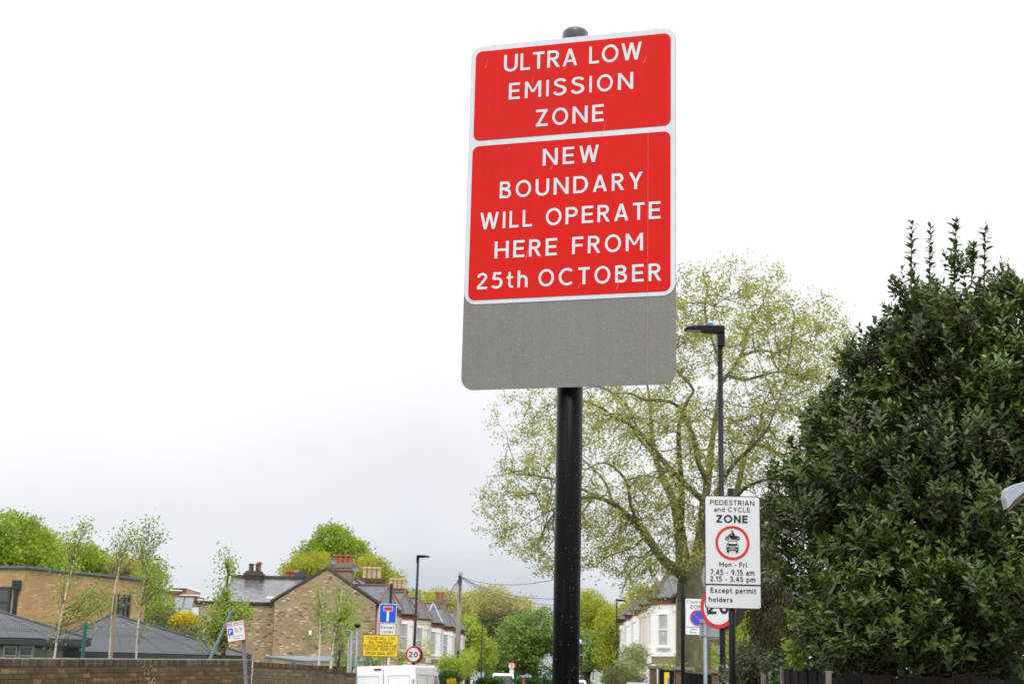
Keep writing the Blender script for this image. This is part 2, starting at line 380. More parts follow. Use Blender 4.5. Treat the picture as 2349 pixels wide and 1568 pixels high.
def crown_pts(ells, n, shell=(.55, 1.0), power=.5):
    vol = np.array([e[1][0] * e[1][2] * e[1][1] for e in ells]) ** (2 / 3); vol /= vol.sum()
    idx = rng.choice(len(ells), n, p=vol); d = unit(n)
    rad = shell[0] + (shell[1] - shell[0]) * rng.random(n) ** power
    c = np.array([ells[i][0] for i in idx]); r = np.array([ells[i][1] for i in idx])
    return c + d * r * rad[:, None], d
def foliage(name, ells, n, ln, mat, parent, clump=12, csize=.35, wd=.6, shell=(.5, 1.0), upw=.5, droop=0.0, fold=False, **kw):
    nc = max(1, n // clump); cp, cd = crown_pts(ells, nc, shell)
    idx = np.repeat(np.arange(nc), clump); m = len(idx)
    off = rng.normal(size=(m, 3)) * csize * np.array([.55, .55, .40])
    C = cp[idx] + off; d = unit(m)
    A = d + cd[idx] * .5; A[:, 2] -= droop
    Nv = unit(m) * .8 + np.array([0, 0, upw]) + cd[idx] * .6
    rr = np.clip(rng.random(nc)[idx] * .5 + rng.random(m) * .5, 0, 1)
    l_ = ln * rng.uniform(.6, 1.3, m)
    return leaf_cloud(name, C, A, Nv, l_, l_ * wd, mat, parent, rnd=rr, kind='stuff', fold=fold, **kw)
def tree(name, label, cat, ells, n, ln, lmat, base=None, tr=.2, bmat=None, clump=12, csize=.35, group=None, branches=14, **kw):
    E = [ell(*e) for e in ells]
    c0 = E[0][0]
    b = Vector(base) if base is not None else Vector((c0[0], c0[1], 0))
    t = thing(name, label, cat, (b.x, b.y, 0), group=group)
    mb = MB(); top = Vector(c0); 
    mb.tube([Vector((b.x, b.y, -.05)), (Vector((b.x, b.y, 0)) * .6 + top * .4), top], [tr * 1.15, tr * .8, tr * .35], 8)
    cp, _ = crown_pts(E, branches, (.5, .9))
    for q in cp:
        s = Vector((b.x, b.y, 0)).lerp(top, random.uniform(.35, .95)); q = Vector(q); mid = s.lerp(q, .5) + Vector((0, 0, (q - s).length * .12))
        mb.tube([s, mid, q], [tr * .35, tr * .22, tr * .06], 5)
    mb.build('trunk', bmat or bark_d, t, smooth=True)
    foliage('crown', E, n, ln, lmat, t, clump, csize, **kw)
    return t
# ------------------------------------------------------------------ flat signs (x right, z up, the viewer at -y)
def rrect(x0, z0, x1, z1, r, n=6):
    pts = []
    for cx, cz, a0 in ((x1 - r, z1 - r, 0), (x0 + r, z1 - r, 90), (x0 + r, z0 + r, 180), (x1 - r, z0 + r, 270)):
        for i in range(n + 1):
            a = math.radians(a0 + 90 * i / n); pts.append((cx + r * math.cos(a), cz + r * math.sin(a)))
    return pts
def sheet(mb, pts, y): mb.add([(x, y, z) for x, z in pts], [list(range(len(pts)))[::-1] if area2(pts) < 0 else list(range(len(pts)))])
def area2(p): return sum(p[i][0] * p[(i+1) % len(p)][1] - p[(i+1) % len(p)][0] * p[i][1] for i in range(len(p)))
def slab(mb, pts, y0, y1):
    mb.prism([(x, y0, z) for x, z in pts], (0, y1 - y0, 0))
def disc(cx, cz, r, n=40, rx=None): return [(cx + (rx or r) * math.cos(2*math.pi*i/n), cz + r * math.sin(2*math.pi*i/n)) for i in range(n)]
def ring(mb, cx, cz, r1, r2, y, n=40):
    a = disc(cx, cz, r1, n); b = disc(cx, cz, r2, n)
    mb.add([(x, y, z) for x, z in a + b], [[i, (i+1) % n, n + (i+1) % n, n + i] for i in range(n)])
SK = .150
GWX = dict(E=1.1, N=1.15, U=1.1, M=1.10, S=1.18, Z=1.06, A=1.08, B=1.04, D=1.1, O=.96, W=1.05, H=1.13, T=1.1, P=1.07, Y=1.08, F=1.1, R=1.04, C=1.03, h=1.08)
GWX['2'] = 1.08; GWX['5'] = 1.12   # stroke of the lettering, in capital heights
def arc(cx, cy, rx, ry, a0, a1, n=18): return [(cx + rx * math.cos(math.radians(a0 + (a1 - a0) * i / n)), cy + ry * math.sin(math.radians(a0 + (a1 - a0) * i / n))) for i in range(n + 1)]
def cr_spline(pts, n=8):
    o = []; q = [pts[0]] + list(pts) + [pts[-1]]
    for i in range(1, len(q) - 2):
        p0, p1, p2, p3 = [Vector(x) for x in q[i-1:i+3]]
        for k in range(n):
            s = k / n; v = .5 * ((2*p1) + (p2-p0)*s + (2*p0-5*p1+4*p2-p3)*s*s + (3*p1-p0-3*p2+p3)*s**3); o.append((v.x, v.y))
    o.append(tuple(pts[-1])); return o
def ribbon(pts, w=None, closed=False):
    w = w or SK
    pts = [p for i, p in enumerate(pts) if i == 0 or math.hypot(p[0] - pts[i-1][0], p[1] - pts[i-1][1]) > 1e-3]
    n = len(pts); L_, R_ = [], []
    for i in range(n):
        p = Vector(pts[i]); a = Vector(pts[(i-1) % n]) if (closed or i > 0) else None; c = Vector(pts[(i+1) % n]) if (closed or i < n-1) else None
        d1 = (p - a).normalized() if a is not None else (c - p).normalized(); d2 = (c - p).normalized() if c is not None else d1
        t = (d1 + d2).normalized(); m = Vector((-t.y, t.x)); k = w / 2 / max(.4, m.dot(Vector((-d1.y, d1.x))))
        L_.append(p + m * k); R_.append(p - m * k)
    qs = []
    for i in range(n if closed else n - 1):
        j = (i + 1) % n; qs.append([L_[i], R_[i], R_[j], L_[j]])
    return qs
def rect(x0, y0, x1, y1): return [[Vector((x0, y0)), Vector((x1, y0)), Vector((x1, y1)), Vector((x0, y1))]]
def diag(x0, x1, y0=0.0, y1=1.0, w=None):
    dx, dy = x1 - x0, y1 - y0; h_ = (w or SK) * math.hypot(dx, dy) / dy / 2
    return [[Vector((x0 - h_, y0)), Vector((x0 + h_, y0)), Vector((x1 + h_, y1)), Vector((x1 - h_, y1))]]
h2 = SK / 2; r_ = SK
def weight(k):
    global SK, h2, r_
    SK = k; h2 = k / 2; r_ = k
def glyph(ch):
    "strokes (lists of quads) and the advance width of one letter"
    if ch == 'I': return [rect(0, 0, r_, 1)], r_
    if ch == 'L': return [rect(0, 0, r_, 1), rect(r_, 0, .55, r_)], .55
    if ch == 'T': return [rect(.30-h2, 0, .30+h2, 1-r_), rect(0, 1-r_, .60, 1)], .60
    if ch == 'E': return [rect(0, 0, r_, 1), rect(r_, 0, .60, r_), rect(r_, .5-h2+.01, .56, .5+h2+.01), rect(r_, 1-r_, .60, 1)], .60
    if ch == 'F': return [rect(0, 0, r_, 1), rect(r_, .5-h2, .54, .5+h2), rect(r_, 1-r_, .58, 1)], .58
    if ch == 'H': return [rect(0, 0, r_, 1), rect(r_, .5-h2, .74-r_, .5+h2), rect(.74-r_, 0, .74, 1)], .74
    if ch == 'N': return [rect(0, 0, r_, 1), [[Vector((r_, 1)), Vector((0, 1)), Vector((.76-r_, 0)), Vector((.76, 0))]], rect(.76-r_, 0, .76, 1)], .76
    if ch == 'M': return [rect(0, 0, r_, 1), rect(.88-r_, 0, .88, 1), [[Vector((r_*.98, 1)), Vector((r_*.02, 1)), Vector((.44-.062, .33)), Vector((.44+.062, .33))]], [[Vector((.88-r_*.02, 1)), Vector((.88-r_*.98, 1)), Vector((.44-.062, .33)), Vector((.44+.062, .33))]]], .88
    if ch == 'A': return [diag(.085, .385), diag(.685, .385), rect(.18, .22, .59, .22 + r_*.92)], .77
    if ch == 'W': return [diag(.30, .08), diag(.30, .535), diag(.77, .535), diag(.77, .99)], 1.07
    if ch == 'Y': return [rect(.36-h2, 0, .36+h2, .44), diag(.36, .08, .40, 1), diag(.36, .64, .40, 1)], .72
    if ch == 'Z': return [rect(0, 0, .66, r_), rect(0, 1-r_, .64, 1), diag(.10, .55, r_*.5, 1-r_*.5)], .66
    if ch == 'U': return [ribbon([(h2, 1), (h2, .36)] + arc(.36, .35, .36-h2, .36-h2, 180, 360, 20) + [(.72-h2, .36), (.72-h2, 1)])], .72
    if ch == 'O': return [ribbon(arc(.475, .5, .475-h2, .515-h2, 0, 360, 40)[:-1], closed=True)], .95
    if ch == 'C': return [ribbon(arc(.475, .5, .475-h2, .515-h2, 48, 312, 30))], .84
    if ch == 'D': return [rect(0, 0, r_, 1), ribbon([(r_, 1-h2), (.36, 1-h2)] + arc(.36, .5, .42-h2, .5-h2, 90, -90, 24) + [(.36, h2), (r_, h2)])], .78
    if ch == 'P': return [rect(0, 0, r_, 1), ribbon([(r_, 1-h2), (.36, 1-h2)] + arc(.36, .705, .295-h2, .295-h2, 90, -90, 18) + [(.36, .41+h2), (r_, .41+h2)])], .655
    if ch == 'R': return [rect(0, 0, r_, 1), ribbon([(r_, 1-h2), (.35, 1-h2)] + arc(.35, .715, .285-h2, .285-h2, 90, -90, 18) + [(.35, .43+h2), (r_, .43+h2)]), diag(.60, .33, 0, .46)], .68
    if ch == 'B': return [rect(0, 0, r_, 1), ribbon([(r_, 1-h2), (.35, 1-h2)] + arc(.35, .745, .255-h2, .255-h2, 90, -90, 16) + [(.35, .49+h2), (r_, .49+h2)]), ribbon([(r_, .49+h2*.9), (.37, .49+h2*.9)] + arc(.37, .275, .285-h2, .275-h2+.012, 90, -90, 16) + [(.37, h2), (r_, h2)])], .66
    if ch == 'S': return [ribbon(cr_spline([(.555, .815), (.50, .89), (.41, .935), (.30, .945), (.17, .915), (.095, .84), (.085, .745), (.13, .655), (.24, .585), (.37, .525), (.49, .455), (.555, .36), (.555, .25), (.50, .15), (.39, .085), (.28, .06), (.16, .085), (.08, .15), (.035, .235)], 4))], .63
    if ch == '2': return [ribbon(cr_spline([(.085, .735), (.12, .84), (.20, .90), (.30, .925), (.41, .90), (.49, .83), (.505, .73), (.465, .62), (.38, .50), (.26, .36), (.12, .19), (.06, .10)], 4)), rect(.02, 0, .60, r_)], .61
    if ch == '5': return [ribbon([(.52, 1-h2), (.155, 1-h2), (.115, .565)]), ribbon(cr_spline([(.115, .565), (.20, .60), (.30, .61), (.42, .575), (.51, .48), (.53, .345), (.50, .21), (.41, .11), (.28, .07), (.15, .095), (.045, .17)], 4))], .61
    if ch == 't': return [ribbon([(.17, .98), (.17, .25)] + arc(.335, .235, .165, .17, 180, 280, 10) + [(.40, .068)], SK*.98), rect(0, .71-r_*.9, .38, .71)], .41
    if ch == 'h': return [rect(0, 0, r_, 1.03), ribbon([(h2+.01, .44)] + arc(.285, .44, .215, .235, 160, 0, 16) + [(.50, .44), (.50, 0)])], .575
    if ch == 'G': return [ribbon(arc(.475, .5, .475-h2, .515-h2, 48, 330, 30)), rect(.50, .40, .90, .40 + r_*.9), rect(.90-r_, .13, .90, .45)], .90
    if ch == 'V': return [diag(.38, .09), diag(.38, .67)], .76
    if ch == 'l': return [rect(0, 0, r_, 1.03)], r_
    if ch == 'i': return [rect(0, 0, r_, .70), rect(0, .83, r_, .83 + r_*1.05)], r_
    if ch == '.': return [rect(0, 0, r_*1.05, r_*1.05)], r_*1.05
    if ch == '-': return [rect(0, .32, .30, .32 + r_*.9)], .30
    if ch == 'o': return [ribbon(arc(.31, .35, .31-h2, .362-h2, 0, 360, 30)[:-1], closed=True)], .62
    if ch == 'c': return [ribbon(arc(.30, .35, .30-h2, .362-h2, 50, 310, 24))], .53
    if ch == 'e': return [ribbon(arc(.305, .35, .305-h2, .362-h2, 0, 312, 26)), rect(r_*.6, .35-h2*.95, .61-r_*.5, .35+h2*.75)], .60
    if ch == 'd': return [ribbon(arc(.30, .35, .30-h2, .362-h2, 0, 360, 30)[:-1], closed=True), rect(.60-r_, 0, .60, 1.03)], .60
    if ch == 'p': return [ribbon(arc(.31, .35, .30-h2, .362-h2, 0, 360, 30)[:-1], closed=True), rect(0, -.28, r_, .70)], .60
    if ch == 'a': return [rect(.52-r_, 0, .52, .46), ribbon(arc(.28, .44, .24-h2, .272-h2, 0, 152, 14)), ribbon(cr_spline([(.52-h2, .405), (.26, .405), (.11, .345), (.07, .215), (.12, .10), (.25, .055), (.38, .10), (.52-h2, .20)], 4))], .53
    if ch == 'n': return [rect(0, 0, r_, .70), ribbon([(h2+.01, .44)] + arc(.285, .44, .215, .235, 160, 0, 16) + [(.50, .43), (.50, 0)])], .57
    if ch == 'm': return [rect(0, 0, r_, .70)] + [ribbon([(o_ + h2+.01, .44)] + arc(o_ + .265, .44, .195, .235, 160, 0, 16) + [(o_ + .46, .43), (o_ + .46, 0)]) for o_ in (0, .40)], .93
    if ch == 'u': return [rect(.57-r_, 0, .57, .70), ribbon([(h2, .70), (h2, .26)] + arc(.27, .26, .27-h2, .27-h2, 180, 345, 16))], .57
    if ch == 'r': return [rect(0, 0, r_, .70), ribbon([(h2+.01, .42)] + arc(.30, .42, .22, .235, 165, 75, 10))], .38
    if ch == 's': return [ribbon(cr_spline([(.46, .57), (.38, .63), (.26, .655), (.14, .62), (.10, .53), (.15, .44), (.28, .375), (.40, .32), (.46, .22), (.42, .11), (.28, .05), (.15, .07), (.04, .14)], 4))], .50
    if ch == 'x': return [diag(.09, .47, 0, .70), diag(.47, .09, 0, .70)], .56
    if ch == 'y': return [diag(.29, .08, .02, .70), diag(.12, .50, -.28, .70)], .58
    if ch == 'w': return [diag(.25, .08, 0, .70), diag(.25, .43, 0, .70), diag(.61, .43, 0, .70), diag(.61, .78, 0, .70)], .86
    if ch == '0': return [ribbon(arc(.34, .5, .34-h2, .512-h2, 0, 360, 36)[:-1], closed=True)], .68
    if ch == '1': return [rect(.19, 0, .19 + r_, 1), ribbon([(.0, .76), (.12, .83), (.22, .95)])], .36
    if ch == '3': return [ribbon(cr_spline([(.06, .84), (.16, .915), (.30, .93), (.43, .88), (.48, .76), (.43, .63), (.32, .56), (.20, .545)], 4)), ribbon(cr_spline([(.20, .545), (.36, .535), (.48, .45), (.53, .30), (.48, .16), (.36, .075), (.22, .065), (.05, .15)], 4))], .60
    if ch == '4': return [rect(.40, 0, .40 + r_, 1), rect(0, .21, .64, .21 + r_*.95), diag(.085, .44, .21 + r_*.9, 1)], .64
    if ch == '7': return [rect(0, 1-r_, .58, 1), diag(.20, .50, 0, 1-r_*.5)], .59
    if ch == '8': return [ribbon(arc(.31, .735, .25-h2, .272-h2, 0, 360, 26)[:-1], closed=True), ribbon(arc(.31, .275, .31-h2, .287-h2, 0, 360, 26)[:-1], closed=True)], .62
    if ch == '9': return [ribbon(arc(.31, .70, .30-h2, .31-h2, 0, 360, 26)[:-1], closed=True), ribbon(cr_spline([(.61-h2, .70), (.54, .48), (.42, .26), (.26, .02)], 4))], .62
    return [], 0

def text(body, parent, cx, z, w, h, mat, y, bold=.15, name='lettering', align='C', rot=0.0, center=None, lift=.0005):
    "one line of lettering: w its width, h the height of its capitals, z its baseline"
    weight(bold); adv = [glyph(c)[1] if c != ' ' else .30 for c in body]; gp = .17
    tot = sum(adv) + gp * (len(body) - 1); kx = w / tot; b = MB(); x = 0
    for c, a_ in zip(body, adv):
        for k, st in enumerate(glyph(c)[0]):
            vs = []
            for q in st:
                for p in q:
                    X = cx - w / 2 + (x + p.x) * kx; Z_ = z + p.y * h
                    if rot: px, pz = center; dx, dz = X - px, Z_ - pz; X = px + dx * math.cos(rot) - dz * math.sin(rot); Z_ = pz + dx * math.sin(rot) + dz * math.cos(rot)
                    vs.append((X, y - k * lift, Z_))
            b.add(vs, [[4*i, 4*i+1, 4*i+2, 4*i+3] for i in range(len(st))])
        x += a_ + gp
    return b.build(name, mat, parent, 'local')
# ------------------------------------------------------------------ ground, road, pavements, walls of the setting
ROWS = [(-60, 0), (55, 0), (150, .6), (900, .6)]     # the street climbs a little in the distance
b = MB(); b.add([(x, y, z) for y, z in ROWS for x in (-600, 600)], [(2*i, 2*i+1, 2*i+3, 2*i+2) for i in range(3)]); b.build('ground', soil, kind='structure')
def strip(x0, x1, x2, x3, y0, y1, z0, z1, name, mat):
    b = MB(); ys = [y0, 55, 150, y1]; gz = [0, 0, .6, .6]; vs = []
    for y, g in zip(ys, gz):
        f = (y - y0) / (y1 - y0); a, c = x0 + (x3 - x0) * f, x1 + (x2 - x1) * f; vs += [(a, y, g + z0), (c, y, g + z0), (c, y, g + z1), (a, y, g + z1)]
    fs = [(0, 1, 2, 3), (15, 14, 13, 12)] + [(4*i+a, 4*i+4+a, 4*i+4+(a+1) % 4, 4*i+(a+1) % 4) for i in range(3) for a in range(4)]
    b.add(vs, fs); return b.build(name, mat, kind='structure')
strip(-2.6, 3.2, 6.0, -1.6, -40, 330, -.3, .004, 'road', asphalt)
strip(-4.8, -2.72, -1.72, -3.6, -40, 330, -.3, .12, 'pavement', paving)
strip(3.32, 5.9, 8.2, 6.12, -40, 330, -.3, .12, 'pavement', paving)
strip(-2.72, -2.6, -1.6, -1.72, -40, 330, -.3, .125, 'kerb', greyst)
strip(3.2, 3.32, 6.12, 6.0, -40, 330, -.3, .125, 'kerb', greyst)
# slate rows for the plain slate
def bands(m, sc, amt):
    t = m.node_tree; l = t.links; p = [n for n in t.nodes if n.type == 'BSDF_PRINCIPLED'][0]
    ge = N('ShaderNodeNewGeometry', t); w = N('ShaderNodeTexWave', t); w.bands_direction = 'Z'; w.wave_profile = 'SAW'; w.inputs['Scale'].default_value = sc; w.inputs['Distortion'].default_value = .4; w.inputs['Detail'].default_value = 3
    l.new(ge.outputs['Position'], w.inputs['Vector']); bp = N('ShaderNodeBump', t); bp.inputs['Strength'].default_value = amt; bp.inputs['Distance'].default_value = .03
    l.new(w.outputs['Fac'], bp.inputs['Height']); l.new(bp.outputs[0], p.inputs['Normal'])
bands(slate_p, 1.6, .5)

def plane_st(O, U, V, u, v):
    "where the line of sight (u,v) meets the plane O,U,V"
    O = Vector(O); r = ray(u, v); n = Vector(U).cross(Vector(V)); k = (O - EYEV).dot(n) / r.dot(n); p = EYEV + r * k - O
    a, b_, c = Vector(U).dot(U), Vector(U).dot(V), Vector(V).dot(V); d, e = p.dot(U), p.dot(V); det = a * c - b_ * b_
    return ((c * d - b_ * e) / det, (a * e - b_ * d) / det)
Z = Vector((0, 0, 1))
def window(parent, c, U, nout, w, h, fr=sashw, pn=glass, bar=True, th=.07, vbars=0, name='window'):
    "sash window centred on c in a wall with direction U and outward normal nout"
    U = Vector(U).normalized(); nn = Vector(nout).normalized(); R = Matrix((U, nn, Z)).transposed()
    if R.determinant() < 0: R = Matrix((-U, nn, Z)).transposed()
    c = Vector(c); b = MB()
    for s in (-1, 1): b.box(c + U * s * (w / 2 - th / 2) + nn * .02, (th, .10, h), R); b.box(c + Z * s * (h / 2 - th / 2) + nn * .018, (w - 2 * th, .095, th), R)
    if bar: b.box(c + nn * .014, (w - 2 * th, .08, th * .8), R)
    for k in range(vbars): b.box(c + U * (w * ((k + 1) / (vbars + 1) - .5)) + nn * .01, (th * .6, .07, h - 2 * th), R)
    b.box(c - Z * (h / 2 + .05) + nn * .05, (w + .16, .18, .09), R)
    f = b.build(name, fr, parent); b = MB(); b.box(c - nn * .012, (w - th, .05, h - th), R); b.build('pane', pn, f); return f
# ------------------------------------------------------------------ terraces
def pots(parent, pts, z, mat, r=.15, h=.75, n=12):
    for p in pts:
        b = MB(); b.lathe([(r * .95, -.05), (r * .85, h * .75), (r * 1.12, h * .84), (r * 1.12, h * .94), (r * .9, h), (r * .6, h), (r * .6, h - .1)], (p.x, p.y, z), n)
        b.build('chimney_pot', mat, parent, smooth=False)
def chimney(parent, c, U, W_, T_, z0, z1, mat, cap, pmat, npots, ph=.75, corbel=.08, pr=.15):
    U = Vector(U); n_ = Z.cross(U); R = Matrix((U, n_, Z)).transposed(); c = Vector((c.x, c.y, 0))
    b = MB(); b.box(c + Z * (z0 + z1) / 2, (W_, T_, z1 - z0), R); ch = b.build('chimney', mat, parent)
    b = MB(); b.box(c + Z * (z1 - .32), (W_ + corbel * 2, T_ + corbel * 2, .16), R); b.box(c + Z * (z1 - .15), (W_ + corbel * 3, T_ + corbel * 3, .17), R); b.box(c + Z * (z1 + .0), (W_ + corbel, T_ + corbel, .14), R)
    b.build('corbel', cap, ch)
    pots(ch, [c + U * (W_ * ((k + .5) / npots - .5)) for k in range(npots)], z1 + .05, pmat, pr, ph)
    return ch
def house(label, group, F0, t, out, s0, s1, look, cat='house', parapet=True, depth=7.0, eave=6.35, ridge=8.6, flip=False, bricks=False, gtex=None):
    t = Vector(t); out = Vector(out); F0 = Vector(F0)
    W = lambda s, w, z: F0 + t * s + out * w + Z * z
    c = W((s0 + s1) / 2, 0, 0); h = thing('terraced_house', label, cat, (c.x, c.y, 0), group=group)
    wallm, trim, band, roofm, capm = look['wall'], look['trim'], look['band'], look['roof'], look['cap']
    ln = t * (s1 - s0)
    b = MB(); b.prism([W(s0, 0, 0), W(s0, -depth, 0), W(s0, -depth, eave), W(s0, -depth / 2, ridge - .15), W(s0, 0, eave)], ln); b.build('wall', wallm, h)
    b = MB(); e = .12
    b.prism([W(s0 + .15, .25, eave - .05), W(s0 + .15, -depth / 2, ridge + .02), W(s0 + .15, -depth / 2, ridge - .12), W(s0 + .15, .25, eave - .2)], t * (s1 - s0 - .15)); b.prism([W(s0 + .15, -depth - .25, eave - .05), W(s0 + .15, -depth / 2, ridge + .02), W(s0 + .15, -depth / 2, ridge - .12), W(s0 + .15, -depth - .25, eave - .2)], t * (s1 - s0 - .15))
    ro = b.build('roof', roofm, h)
    b = MB(); b.tube([W(s0 + .1, -depth / 2, ridge + .05), W(s1, -depth / 2, ridge + .05)], .06, 8); b.build('ridge_tiles', look.get('ridge', ridge_t), ro)
    if parapet:
        k = .12
        b = MB(); b.prism([W(s0 - .12, .3, eave - .06), W(s0 - .12, .3, eave + .10), W(s0 - .12, -depth / 2, ridge + k), W(s0 - .12, -depth - .25, eave + .10), W(s0 - .12, -depth - .25, eave - .06), W(s0 - .12, -depth / 2, ridge - .06)], t * .26); b.build('parapet', stone_cap if not parapet == 2 else brown_st, h)
    # canted bay through both storeys
    sa, sb = (s0 + look.get('off', .5), s0 + 3.9); cw, pj = look.get('cw', .8), look.get('pj', .95)
    if look.get('bay', True):
        def pl(g, z): return [W(sa - g, -.2, z), W(sa - g, 0, z), W(sa + cw - g * .4, pj + g, z), W(sb - cw + g * .4, pj + g, z), W(sb + g, 0, z), W(sb + g, -.2, z)]
        b = MB(); b.prism(pl(0, 0), Z * 2.85); by = b.build('bay', trim, h)
        b = MB(); b.prism(pl(.03, 2.85), Z * .55); b.build('brick_band', band, by)
        bz = look.get('bz', 0); b = MB(); b.prism(pl(0, 3.4), Z * (2.65 + bz)); b.build('upper_bay', trim, by)
        b = MB(); b.prism(pl(.07, 3.3), Z * .13); b.prism(pl(.05, 2.78), Z * .10)
        for k in range(6):
            q = W(sa + cw + .1 + k * (sb - sa - 2 * cw - .2) / 5, pj + .09, 3.12); b.box(q, (.1, .14, .34), Matrix((t, out, Z)).transposed())
        b.build('sill_course', trim, by)
        b = MB(); b.prism(pl(.06, 6.05 + bz), Z * .27); b.build('frieze', look['frieze'], by)
        b = MB(); b.prism(pl(.2, 6.32 + bz), Z * .11); b.build('gutter', gutter, by)
        rz = 7.75 + bz * .8; m_ = (sa + sb) / 2
        vs = [W(sa - .22, 0, 6.4 + bz), W(sa + cw - .1, pj + .22, 6.4 + bz), W(sb - cw + .1, pj + .22, 6.4 + bz), W(sb + .22, 0, 6.4 + bz), W(m_, .28, rz), W(m_, -2.2, rz)]
        b = MB(); b.add(vs, [(0, 1, 4), (1, 2, 4), (2, 3, 4), (3, 5, 4), (0, 4, 5), (3, 2, 1, 0), (0, 5, 3)]); br_ = b.build('bay_roof', roofm, h)
        b = MB()
        for i in (0, 1, 2, 3): b.tube([vs[i] + Z * .03, vs[4] + Z * .05], .05, 6)
        b.build('hip_capping', capm, br_)
        b = MB(); b.tube([vs[4] + Z * .05, vs[5] + Z * .05], .06, 6); b.tube([vs[4], vs[4] + Z * .28], [.10, .05], 8); b.build('finial', look.get('ridge', ridge_t), br_)
        facets = [(W(sa, 0, 0), W(sa + cw, pj, 0)), (W(sa + cw, pj, 0), W(sb - cw, pj, 0)), (W(sb - cw, pj, 0), W(sb, 0, 0))]
        cen = W(m_, -.5, 0)
        for i, (p0, p1) in enumerate(facets):
            if i == 2: continue
            U = (p1 - p0).normalized(); nn = Z.cross(U); 
            if nn.dot((p0 + p1) / 2 - cen) < 0: nn = -nn
            wl = (p1 - p0).length; ws = [0] if wl < 1.8 else [-.45, .45]
            for q in ws:
                for zc in (1.55, 4.7 + bz * .5):
                    window(h, (p0 + p1) / 2 + U * q + Z * zc + nn * .02, U, nn, min(.72, wl * .62), 1.75, pn=look.get('pane', glass))
        for p in (W(sa + cw, pj, 0), W(sb - cw, pj, 0), W(sa, 0, 0)):
            for z0, z1 in ((0.3, 2.7), (3.45, 5.95 + bz)):
                b = MB(); b.tube([p + Z * z0, p + Z * (z0 + .12), p + Z * (z0 + .13), p + Z * (z1 - .3), p + Z * (z1 - .29), p + Z * z1], [.13, .13, .085, .085, .14, .14], 8)
                b.build('pilaster', trim, by)
    # entrance beside the bay and window above
    dc = W(s0 + 4.9, .02, 1.1); b = MB(); b.box(dc, (.9, .08, 2.1), Matrix((t, out, Z)).transposed()); b.build('door', look.get('door', darkframe), h)
    window(h, W(s0 + 4.9, .03, 4.6), t, out, .85, 1.6)
    if look.get('pipe'):
        b = MB(); b.tube([W(s0 + .22, .12, .1), W(s0 + .22, .12, 6.0)], .06, 8); b.build('downpipe', look['pipe'], h)
    return h, W
_g = P(873, 1381.6, 87); _r = P(750, 1299, 87.35); _b = P(622, 1376, 87.7); GD = (_g.x - _b.x) / .995 - .5; GE = _g.z - .08; GR = _r.z - .12
LT = (Vector((_g.x - .27, 87, 0)), Vector((.1, .995, 0)).normalized()); LOUT = Vector((LT[1].y, -LT[1].x, 0))
lookL = [dict(trim=pink, frieze=redbr, cap=ridge_t, pipe=pink), dict(trim=white, frieze=redbr, cap=ridge_t), dict(trim=cream, frieze=cream, cap=brown_st, roof=M('brown_slate', (.12, .095, .085), .5, .25, 3)),
         dict(trim=white, frieze=redbr, cap=lead), dict(trim=white, frieze=redbr, cap=brown_st, pane=curtain), dict(trim=blush, frieze=gutter, cap=brown_st, pipe=white)]
namesL = ['brick gable end terraced house with pink rendered bay', 'white bayed terraced house between the pink and cream fronts', 'cream painted terraced house with brown slate bay roof',
          'white terraced house with red frieze, just past the cream bay', 'white terraced house with net curtained bay, next to the blush end house', 'blush stone end terraced house with black gutter beside the telegraph pole']
for i in range(6):
    lk = dict(wall=stock, band=stock, roof=slate_p, bz=-.48, pane=curtain if i < 4 else glass, ridge=ridge_t if i < 2 else brown_st); lk.update(lookL[i])
    h, W = house(namesL[i], 'left terrace houses', LT[0], LT[1], LOUT, i * 6.3, (i + 1) * 6.3, lk, parapet=True, depth=GD, eave=GE, ridge=GR)
    if i == 0:
        GH = h; GW = W
        chimney(h, W(.75, -2.3, 0), LOUT, 1.25, .8, 6.4, 8.50, stock, brown_st, pot_r, 4, .52)
        # satellite dishes on the stack
        for sx_, zz in ((-.55, 8.62), (.85, 8.2)):
            c = W(.3, -2.3 + sx_, zz); b = MB(); b.lathe([(.02, .0), (.14, .03), (.20, .085), (.21, .09), (.14, .04), (.02, .02)], (0, 0, 0), 14)
            R = Matrix.Rotation(math.radians(75), 3, 'X') @ Matrix.Rotation(.3, 3, 'Y'); b.v = [tuple(R @ Vector(v) + c) for v in b.v]
            b.tube([c, c + Vector((.1, .2, -.25))], .02, 5); b.build('satellite_dish', MATS.get('dish_grey') or M('dish_grey', (.16, .17, .18), .6), h)
    if i == 2: chimney(h, W(12.6, -2.8, 0), LOUT, 1.35, .9, 6.4, 8.45, brown_st, stone_cap, pot_c, 4, .80, corbel=.10)
    if i == 4: chimney(h, W(25.2, -3.2, 0), LOUT, 1.35, .9, 6.4, 8.60, stock, stone_cap, pot_c, 4, .8, corbel=.10)
    if i == 5: chimney(h, W(37.2, -1.55, 0), LOUT, .75, .8, 6.0, 8.60, redbr if 0 else brown_st, brown_st, pot_r, 2, .55, corbel=.02)
    if i == 3:
        b = MB(); b.box(W(s0 := 6.3 * 3 + 3.4, -1.7, 7.55), (1.4, 1.9, .1), Matrix((LT[1], (LOUT * 3.5 - Z * 2.25).normalized(), LT[1].cross((LOUT * 3.5 - Z * 2.25).normalized()))).transposed()); b.build('skylight', lead, h)
